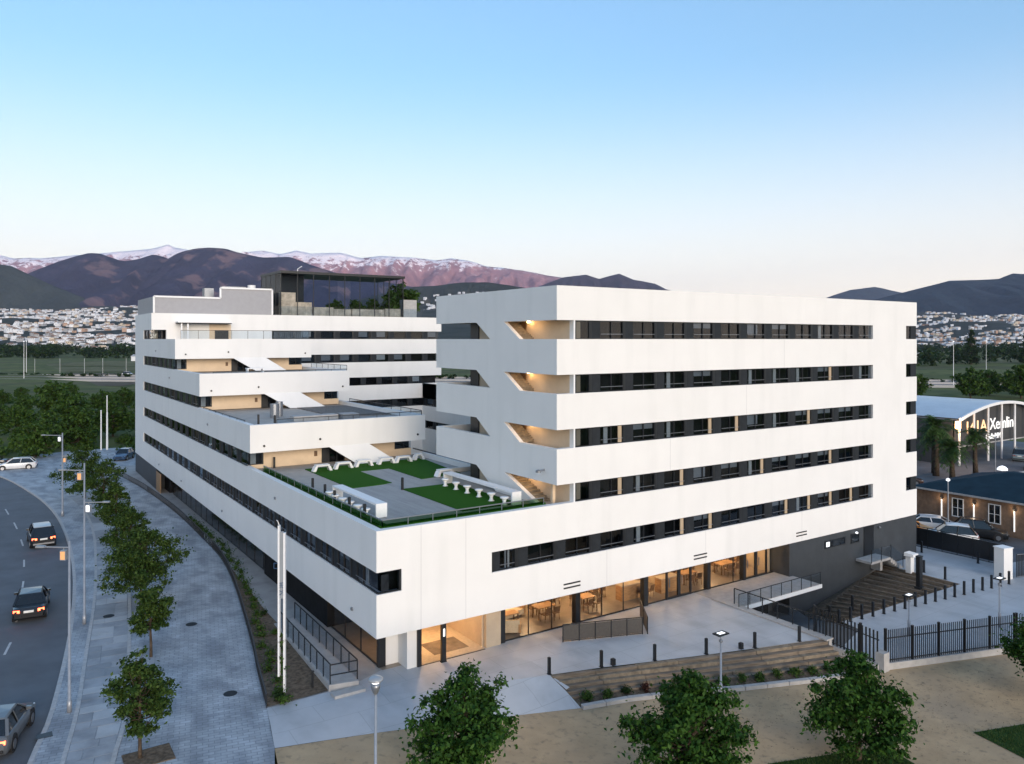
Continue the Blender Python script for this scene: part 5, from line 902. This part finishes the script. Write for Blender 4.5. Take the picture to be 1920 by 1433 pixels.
# timber slope beside the garage ramp
sl_ = thing('timber_slope', 'brown earth slope laid with timber risers beside the dark base wall', 'slope')
mb = MB(); S = [(29.3, -5.6, -1.02), (43.4, -5.9, -1.0), (43.4, -.05, -1.05), (40.0, .02, -1.65), (33.2, .02, -2.82), (31.5, -1.6, -2.52)]; mb.quad(*S); mb.build('earth', 'soil', sl_)
for i in range(15):
    t = i / 14; a = Vector((29.8, -5.5, -1.03)) + (Vector((43.0, -5.8, -.98)) - Vector((29.8, -5.5, -1.03))) * t; b = Vector((31.6, -1.6, -2.45)) + (Vector((43.2, -.15, -1.02)) - Vector((31.6, -1.6, -2.45))) * t
    MB().bar(a, b, .14, .16).build('riser', 'timber', sl_)
# ventilation box and post on the slope, boundary things
vb = thing('entrance_box', 'white hooded box standing beside the timber slope', 'cabinet', (43.1, -2.3, -1)); MB().box(-.25, .25, -.2, .2, 0, 1.3).build('case', 'white_paint', vb); MB().hull([(-.4, -.5, 1.3), (.4, -.5, 1.3), (.4, .25, 1.3), (-.4, .25, 1.3)], [(-.35, -.45, 1.5), (.35, -.45, 1.5), (.35, .25, 1.55), (-.35, .25, 1.55)]).build('hood', 'white_paint', vb)
bp = thing('barrier_post', 'thick black post standing on the timber slope', 'post', (40.2, -4.6, -1.1)); MB().box(-.2, .2, -.14, .14, 0, 2.3).build('shaft', 'black_frame', bp); MB().box(-.23, .23, -.17, .17, 2.3, 2.36).build('cap', 'charcoal', bp); MB().box(-.3, .3, -.2, .2, 0, .15).build('plinth', 'charcoal', bp)
wp_ = thing('gate_pillar', 'white rendered gate pillar at the end of the rear fence', 'pillar', (47.4, -7.0, -1), -.25); MB().box(-.35, .55, -.35, .45, 0, 2.3).build('shaft', 'white_render', wp_); MB().box(-.4, .6, -.4, .5, 2.3, 2.36).build('coping', 'white_paint', wp_)
rf_ = thing('rear_fence', 'black solid mesh fence in front of the parked cars', 'fence', (0, 0, 0)); fence_run(rf_, (51.0, 1.8, -1.0), (51.0, -5.6, -1.0), 6, 1.75, 'black_frame', 'black_frame'); fence_run(rf_, (51.0, -5.7, -1), (48.1, -6.9, -1), 3, 1.5, 'black_frame', 'black_frame')
gf = thing('side_gate', 'dark bar gate beyond the white gate pillar', 'gate', (48.2, -7.6, -1)); 
for i in range(22): put(barm, 'bar', gf, (i * .14, -i * .045, .1), -.3)
MB().bar((0, 0, 1.8), (3.1, -1, 1.8), .05, .05).bar((0, 0, .15), (3.1, -1, .15), .05, .05).build('rail', 'steel_grey', gf)
gs = thing('waste_bins', 'dark wheeled bin against the end of the base wall', 'bin', (49.6, 2.0, -1)); MB().hull([(-.6, -.5, .1), (.6, -.5, .1), (.6, .5, .1), (-.6, .5, .1)], [(-.75, -.6, 1.2), (.75, -.6, 1.2), (.75, .6, 1.2), (-.75, .6, 1.2)]).build('tub', 'charcoal', gs); MB().box(-.8, .8, -.65, .65, 1.2, 1.32).build('lid', 'black_frame', gs)
shrub('dark round bush beside the gate pillar at the picture edge', 52.5, -9.6, -1.1, 2, 3.2); shrub('green round bush beside the black fence at the picture edge', 57.2, -6.6, -1.1, 0, 3.6)

# ------------------------------------------------------------------ deck furniture on the podium roof
DZ = SILL[1] - .25
def bench_mesh(w): return cached(('bench', w), lambda: MB().hull([(-w / 2, -.22, .34), (w / 2, -.22, .34), (w / 2, .22, .34), (-w / 2, .22, .34)], [(-w / 2 - .02, -.24, .46), (w / 2 + .02, -.24, .46), (w / 2 + .02, .24, .46), (-w / 2 - .02, .24, .46)]).mesh('seat', 'white_paint'))
def bench(label, x, y, rz=0, w=1.0):
    t = thing('arch_bench', label, 'bench', (x, y, DZ), rz, 'white arch benches on the roof lawn'); put(bench_mesh(w), 'seat', t)
    for s in (-1, 1): put(cached(('bleg', w, s), lambda: MB().hull([(s * (w / 2 + .12) - .11, -.24, 0), (s * (w / 2 + .12) + .11, -.24, 0), (s * (w / 2 + .12) + .11, .24, 0), (s * (w / 2 + .12) - .11, .24, 0)], [(s * (w / 2 - .02) - .09, -.23, .34), (s * (w / 2 - .02) + .09, -.23, .34), (s * (w / 2 - .02) + .09, .23, .34), (s * (w / 2 - .02) - .09, .23, .34)]).mesh('leg', 'white_paint')), 'leg', t)
for i, (x, y) in enumerate(((4.5, 19.7), (6.2, 19.9), (7.85, 20.0), (9.75, 20.15), (11.2, 20.15))): bench('white arch bench at the back of the roof lawn, %s from the street side' % ORD[i], x, y)
bench('short white arch bench in the far corner of the roof lawn', 12.75, 20.6, 0, .5); bench('white arch bench standing alone near the tower foot', 10.9, 13.0, .12)
def long_table(label, x0, y0, y1, sx):
    t = thing('long_table', label, 'table', (x0, y0, DZ)); L = y1 - y0
    MB().box(-.32, .32, 0, L, .66, .75).build('top', 'white_paint', t)
    for y in (0, L - .12): MB().box(-.32, .32, y, y + .12, 0, .66).build('leg', 'white_paint', t)
    return t
long_table('long white table near the street side guard rail', 1.9, 3.6, 10.0, 1); long_table('long white table beside the turf, below the tower', 9.7, 2.2, 10.4, -1)
def stool(label, x, y):
    t = thing('stool', label, 'stool', (x, y, DZ), 0, 'white stools at the roof tables'); put(cached('stoolseat', lambda: MB().lathe([(.2, .36), (.25, .40), (.25, .46), (.18, .47)], 14).mesh('seat', 'white_paint', True)), 'seat', t); put(cached('stoolbase', lambda: MB().lathe([(.2, 0), (.12, .05), (.09, .2), (.16, .36)], 12).mesh('base', 'white_paint', True)), 'base', t)
for i in range(6): stool('white stool beside the street side table, %s from the front' % ORD[i], 1.25 if i < 5 else 1.3, 4.2 + i * 1.1)
for i in range(6): stool('white stool beside the turf side table, %s from the front' % ORD[i], 9.1, 2.6 + i * 1.4)
for i, (x, y, l) in enumerate(((6.27, 10.1, 'black bollard light at the corner of the turf panel'), (1.46, 13.07, 'black bollard light by the guard rail, fifth from the front corner'), (1.36, 10.62, 'black bollard light by the guard rail, fourth from the front corner'), (1.15, 8.49, 'black bollard light by the guard rail, third from the front corner'), (1.12, 6.18, 'black bollard light by the guard rail, second from the front corner'), (1.1, 4.0, 'black bollard light by the guard rail, nearest the front corner'), (2.1, 23.2, 'black bollard light against the recessed terrace wall'))): bollard(l, x, y, DZ - .05, .8, 'bollard lights on the roof deck')
for i, (x, y) in enumerate(((2.2, 23.4), (1.5, 25.2), (2.4, 24.0))): bollard('black bollard light on the first roof terrace, %s' % ['middle', 'nearest the wall', 'nearest the guard'][i], x, y, SILL[2] - .35, .8, 'bollard lights on the first roof terrace')
tb = thing('terrace_table', 'white low table on the second roof terrace before the stair', 'table', (5.2, 39.4, SILL[3] - .35)); MB().box(-.8, .8, -.35, .35, .66, .74).build('top', 'white_paint', tb)
for s in (-1, 1): MB().box(s * .7 - .05, s * .7 + .05, -.3, .3, 0, .66).build('leg', 'white_paint', tb)
# pavilion planting
for i, (x, y, h, l) in enumerate(((24.0, 67.5, 2.5, 'dark potted tree inside the glass pavilion, first from the street side'), (27.2, 68.2, 2.7, 'wide potted tree in the middle of the glass pavilion'), (29.6, 67.8, 2.7, 'potted tree inside the pavilion near its end pane'), (33.2, 66.2, 5.0, 'tall potted tree beside the pavilion behind the kiosk'))): tree('potted_tree', l, (x, y, ROOF - .25), wp[(i + 1) % 3], i, h, 'potted trees of the roof pavilion')

# ------------------------------------------------------------------ furniture behind the ground floor glass
def chair(label, x, y, rz):
    t = thing('dining_chair', label, 'chair', (x, y, .02), rz, 'chairs behind the ground floor glass'); put(cached('chseat', lambda: MB().box(-.22, .22, -.22, .22, .42, .47).mesh('seat', 'dark_wood')), 'seat', t); put(cached('chback', lambda: MB().hull([(-.21, .18, .5), (.21, .18, .5), (.21, .22, .5), (-.21, .22, .5)], [(-.21, .26, .86), (.21, .26, .86), (.21, .29, .86), (-.21, .29, .86)]).mesh('backrest', 'dark_wood')), 'backrest', t)
    for sx in (-1, 1):
        for sy in (-1, 1): put(cached(('chleg', sx, sy), lambda: MB().bar((sx * .2, sy * .2, 0), (sx * .18, sy * .18, .42), .035, .035).mesh('leg', 'dark_wood')), 'leg', t)
def table(label, x, y, w, d, m='warm_wood'):
    t = thing('dining_table', label, 'table', (x, y, .02), 0, 'tables behind the ground floor glass'); MB().box(-w / 2, w / 2, -d / 2, d / 2, .70, .75).build('top', m, t)
    for sx in (-1, 1):
        for sy in (-1, 1): MB().box(sx * (w / 2 - .08) - .03, sx * (w / 2 - .08) + .03, sy * (d / 2 - .08) - .03, sy * (d / 2 - .08) + .03, 0, .70).build('leg', 'dark_wood', t)
spots_t = [(12.4, 3.3, 1.3, .8), (14.0, 5.4, 1.3, .8), (15.6, 3.2, 1.0, .8), (17.5, 5.0, 1.4, .8), (20.0, 3.1, 1.1, .8), (24.6, 3.2, 1.3, .8), (25.8, 5.0, 1.2, .8), (28.6, 3.3, 1.5, .8), (30.2, 4.6, 1.2, .8)]
for i, (x, y, w_, d_) in enumerate(spots_t):
    table('wooden dining table behind the shop glass, %s from the entrance' % ORD[i], x, y, w_, d_)
    for k, (dx, dy, a) in enumerate(((-.35, -.68, math.pi), (.35, -.68, math.pi), (-.35, .68, 0), (.35, .68, 0))): chair('dark wooden chair at the %s shop table, %s' % (ORD[i], ['street side, nearer the entrance', 'street side, farther from the entrance', 'room side, nearer the entrance', 'room side, farther from the entrance'][k]), x + dx, y + dy, a + rng.uniform(-.3, .3))
def sofa(label, x, y, rz, w=1.9):
    t = thing('lounge_sofa', label, 'sofa', (x, y, .02), rz, 'sofas behind the ground floor glass'); MB().box(-w / 2, w / 2, -.4, .4, .12, .42).build('seat', 'beige_fabric', t); MB().hull([(-w / 2, .25, .42), (w / 2, .25, .42), (w / 2, .42, .42), (-w / 2, .42, .42)], [(-w / 2, .34, .85), (w / 2, .34, .85), (w / 2, .48, .85), (-w / 2, .48, .85)]).build('backrest', 'beige_fabric', t)
    for s in (-1, 1): MB().box(s * w / 2 - .08, s * w / 2 + .08, -.4, .45, .12, .6).build('arm', 'warm_wood', t); MB().box(s * w * .42 - .03, s * w * .42 + .03, -.3, .3, 0, .12).build('leg', 'dark_wood', t)
sofa('beige sofa nearest the entrance behind the shop glass', 9.0, 2.6, 2.6); sofa('beige sofa deeper in the lounge behind the shop glass', 10.6, 4.4, .2); sofa('beige sofa facing the lounge table', 9.3, 5.4, 1.2, 1.5)
table('low lounge table between the beige sofas', 9.9, 3.3, 1.1, .6, 'warm_wood')
for x, l in ((19.0, 'pale wooden counter in the middle of the shop'), (22.2, 'pale wooden counter beside the glass doors')):
    t = thing('counter', l, 'counter', (x, 3.0 if x < 20 else 2.7, .02)); MB().box(-.8, .8, -.3, .3, 0, .95).build('body', 'warm_wood', t); MB().box(-.85, .85, -.35, .35, .95, 1.0).build('top', 'room_wall', t)

# ------------------------------------------------------------------ neighbours on the far side: brick building, arched hall
bk = thing('brick_building', 'low brown brick building with dark teal hip roof and white sash windows', 'building', (61.8, 0, -1.2))
MB().box(0, 13, -24, 7.4, 0, 3.35).build('wall', 'brick_wall', bk); MB().hull([(-.5, -24.5, 3.35), (13.5, -24.5, 3.35), (13.5, 7.9, 3.35), (-.5, 7.9, 3.35)], [(6, -18, 5.0), (7, -18, 5.0), (7, 1.5, 5.0), (6, 1.5, 5.0)]).build('roof', 'roof_teal', bk); MB().box(-.58, -.5, -24.5, 7.95, 3.22, 3.38).build('gutter', 'pale_concrete', bk)
for y in (3.4, 1.0 - .9, -3.2, -6.6, -10):
    o = MB().box(-.06, .02, y - .55, y + .55, 1.0, 1.08).box(-.06, .02, y - .55, y + .55, 2.72, 2.8).box(-.06, .02, y - .55, y - .47, 1.08, 2.72).box(-.06, .02, y + .47, y + .55, 1.08, 2.72).box(-.05, .02, y - .03, y + .03, 1.08, 2.72).box(-.04, .02, y - .47, y + .47, 1.86, 1.9).build('window', 'white_paint', bk); MB().box(-.02, -.01, y - .47, y + .47, 1.08, 2.72).build('pane', 'car_glass', o)
for i, y in enumerate((4.9, 1.9, -1.6, -5.0)):
    MB().box(-.12, -.04, y - .05, y + .05, .6, 2.45).build('lit_strip', 'lamp_white' if 0 else 'sign_white', bk); MB().lathe([(.06, 0), (.1, .08), (.08, .2)], 10, 0, (-.15, y, 2.5)).build('wall_lamp', 'black_frame', bk); plight('brick_wall_light', (61.8 - .32, y, 1.35), 3.0, .05, (1, .72, .45))
hall = thing('arched_hall', 'large hall with white arched roof and dark gable carrying white lettering', 'hall', (99, 22.5, -1.2))
NA = 16; W_ = 26.0; eave, rise = 6.5, 1.9
arc = [(W_ * i / NA, eave + rise * math.sin(math.pi * i / NA) ** .9) for i in range(NA + 1)]
mb = MB(); mb.v = [(x, -.9, z) for x, z in arc] + [(x, 42, z) for x, z in arc] + [(x, -.9, z + .28) for x, z in arc] + [(x, 42, z + .28) for x, z in arc]; n = NA + 1
for i in range(NA): mb.f += [(i, i + 1, n + i + 1, n + i), (2 * n + i, 3 * n + i, 3 * n + i + 1, 2 * n + i + 1), (i, 2 * n + i, 2 * n + i + 1, i + 1)]
mb.m = [0] * len(mb.f); mb.build('roof', 'hall_roof', hall, smooth=False); mb = MB()
for (xa, za), (xb, zb_) in zip(arc, arc[1:]): mb.bar((xa, -1.0, za + .14), (xb, -1.0, zb_ + .14), .3, .42)
mb.build('roof_edge', 'white_paint', hall)
mb = MB(); mb.add([(x, 0, z) for x, z in arc] + [(W_, 0, 2.6), (0, 0, 2.6)], [tuple(range(NA + 3))]); mb.build('gable', 'hall_wall', hall); MB().box(0, .3, 0, 42, 0, eave).box(0, W_, 6, 6.3, 0, 3).build('wall', 'hall_wall', hall); MB().box(0, W_, -.05, .3, 2.45, 2.62).build('canopy_beam', 'pale_concrete', hall)
for i in range(7): MB().tube([(.3 + 4.2 * i, -.7, 0), (.3 + 4.2 * i, -.7, arc[min(NA, round((.3 + 4.2 * i) / W_ * NA))][1])], .16, 8).build('column', 'white_paint', hall)
text('141A', 2.5, 'sign_amber', hall, (3.2, -.06, 4.35), (R(90), 0, 0), 'sign_number', .04, 1.2); text('Xemlin', 2.5, 'sign_white', hall, (10.6, -.06, 4.45), (R(90), 0, 0), 'sign_name', .04, 1.05); text('OuftsMM', 1.2, 'sign_white', hall, (9.4, -.06, 3.05), (R(90), 0, 0), 'sign_line', .04)
MB().box(-.8, -.3, -1.2, -.7, 5.4, 6.4).build('corner_lamp', 'warm_strip', hall); plight('hall_lamp_light', (97.6, 20.6, 4.5), 160, .3, (1, .6, .3))
cw = thing('forecourt_wall', 'pale low wall across the hall forecourt', 'wall', (80, 12.5, -1.17), -.15); MB().box(0, 22, 0, .25, 0, 1.3).build('wall', 'pale_concrete', cw); MB().box(0, 22, -.03, .28, 1.3, 1.38).build('coping', 'kerbstone', cw)
sk = thing('skip', 'rusty orange skip behind the teal roof', 'skip', (87.5, 11.0, -1.17)); MB().hull([(-.7, -.5, .1), (.7, -.5, .1), (.7, .5, .1), (-.7, .5, .1)], [(-1.0, -.7, 1.2), (1.0, -.7, 1.2), (1.0, .7, 1.2), (-1.0, .7, 1.2)]).build('tub', 'paint_brown', sk); MB().box(-1.05, 1.05, -.75, .75, 1.2, 1.27).build('rim', 'dark_wood', sk)
def mast(label, x, y, z, h, m='pole_grey', r=.08, head='lamp_white'):
    t = thing('lamp_mast', label, 'lamp mast', (x, y, z), 0, 'lamp masts'); MB().tube([(0, 0, 0), (0, 0, h)], [r, r * .6], 8).build('pole', m, t); MB().lathe([(.03, 0), (r * 2.2, .08), (r * 2, .22), (.03, .3)], 10, 0, (0, 0, h)).build('head', head, t)
mast('slim lamp mast rising beside the end of the tall front block', 55.2, 6.6, -1.17, 8.6, head='pole_grey'); mast('lamp mast standing before the brick wall', 57.6, 2.2, -1.17, 5.0); mast('thin mast before the hall, between the palms and the sign', 94.0, 14.6, -1.17, 5.0, head='pole_grey')
t = thing('canopy_lamp', 'bright white umbrella lamp before the hall at the picture edge', 'lamp', (99.5, 11.4, -1.17)); MB().tube([(0, 0, 0), (0, 0, 5.6)], .07, 8).build('pole', 'pole_grey', t); MB().lathe([(1.3, 0), (1.2, .12), (.6, .42), (.05, .62)], 18, 0, (0, 0, 5.6)).build('shade', 'lamp_white', t, smooth=True)
t = thing('roof_light', 'small white dome light above the teal roof', 'lamp', (72.5, 4.2, 3.2)); MB().lathe([(.5, 0), (.48, .15), (.3, .35), (.03, .45)], 16).build('dome', 'lamp_white', t, smooth=True); MB().tube([(0, 0, -.4), (0, 0, .02)], .08, 8).build('stem', 'pole_grey', t)
for i, (s, d, h, l) in enumerate(((170, 300, 22, 'tall highway lamp mast beside the white building'), (280, 460, 22, 'far highway lamp mast near the picture edge'), (-240, 385, 22, 'tall pale mast in the field, left of a pair'), (-213, 340, 22, 'tall pale mast in the field, right of a pair'))):
    p = far(s, d); mast(l, p[0], p[1], -1.2, h - 5, 'white_paint', .13)
for i in range(10):
    p = far(-245 + i * 9 + (i % 3), 400 + i * 5); t = thing('training_pole', 'thin pale pole in the far field, %s from the twin masts' % ORD[i], 'pole', (p[0], p[1], -1.2), 0, 'thin poles in the far field'); MB().tube([(0, 0, 0), (0, 0, 8)], .06, 6).build('shaft', 'white_paint', t); MB().box(-.2, .2, -.2, .2, 0, .3).build('base', 'pale_concrete', t)
for i, (s, d, w_) in enumerate(((-300, 640, 22), (-245, 610, 18), (-190, 560, 12), (-330, 900, 30), (420, 800, 25), (520, 1050, 30))):
    p = far(s, d); t = thing('farm_shed', ['long white shed in the far field beyond the highway', 'white shed near the building corner in the far field', 'small white hut beside the far hedge', 'pale shed below the town slope', 'pale shed beyond the cypresses', 'long pale shed below the right hand town'][i], 'shed', (p[0], p[1], -1.2), -.6 + .2 * i, 'sheds on the plain'); MB().box(-w_ / 2, w_ / 2, -4, 4, 0, 4).build('wall', 'house_white', t); MB().hull([(-w_ / 2 - .4, -4.4, 4), (w_ / 2 + .4, -4.4, 4), (w_ / 2 + .4, 4.4, 4), (-w_ / 2 - .4, 4.4, 4)], [(-w_ / 2, -.1, 5.6), (w_ / 2, -.1, 5.6), (w_ / 2, .1, 5.6), (-w_ / 2, .1, 5.6)]).build('roof', 'house_grey', t)
# ------------------------------------------------------------------ small growth on the sand and lawns
gv = []
g_rs = np.random.RandomState(77)
def tufts(poly, n, h):
    xs_ = [p[0] for p in poly]; ys_ = [p[1] for p in poly]; out = []
    while len(out) < n:
        x, y = g_rs.uniform(min(xs_), max(xs_)), g_rs.uniform(min(ys_), max(ys_)); ins = False
        for (xa, ya), (xb, yb) in zip(poly, poly[1:] + poly[:1]):
            if (ya > y) != (yb > y) and x < (xb - xa) * (y - ya) / (yb - ya) + xa: ins = not ins
        if ins: out.append((x, y))
    v = []
    for x, y in out:
        a = g_rs.uniform(0, 6.28); c, s_ = math.cos(a) * .02, math.sin(a) * .02; hh = h * g_rs.uniform(.5, 1.3); lx, ly = g_rs.uniform(-.05, .05, 2); v += [(x - c, y - s_, -.89), (x + c, y + s_, -.89), (x + lx + c * .2, y + ly, -.89 + hh), (x + lx - c * .2, y + ly, -.89 + hh)]
    return v
gv = tufts([(21.4, -17.3), (25.6, -18.7), (25, -24), (20.5, -22)], 5000, .09) + tufts([(11.5, -13.8), (15.4, -15.2), (16.95, -15.65), (16.3, -18), (12.2, -18)], 5000, .09)
o = put(leaf_mesh('grass_blades', np.array(gv), 'grass_blade'), 'grass_blades'); tag(o, 'short mown grass on the two small lawns', 'grass', kind='stuff')

# covers and worn patches on the pavements
for i, (x, y) in enumerate(((-9.0, 8.2), (-6.0, 3.4), (-5.6, 14.0), (-9.5, 18.2))): MB().tube([(x, y, -.01), (x, y, .009 if i % 3 else .026)], .32, 18).build('manhole_cover', 'charcoal', pave)

lv = []
for i in range(2600):
    x = g_rs.uniform(-5, 34); y = -6 - g_rs.gamma(2.0, 3.2); 
    if x > 8 and y > -6.5 - (x - 8) * .36: y -= (x - 8) * .38 + 1
    z_ = zs(x + 2) + .004; a = g_rs.uniform(0, 6.28); r_ = g_rs.uniform(.015, .05); c, s_ = math.cos(a) * r_, math.sin(a) * r_
    lv += [(x - c, y - s_, z_), (x + s_ * .6, y - c * .6, z_ + .012), (x + c, y + s_, z_ + .005), (x - s_ * .6, y + c * .6, z_ + .015)]
leafmat('litter', (.10, .07, .04), (.26, .20, .12))
o = put(leaf_mesh('leaf_litter', np.array(lv), 'litter'), 'leaf_litter'); tag(o, 'scattered dry leaves and small stones on the sand', 'leaf litter', kind='stuff')
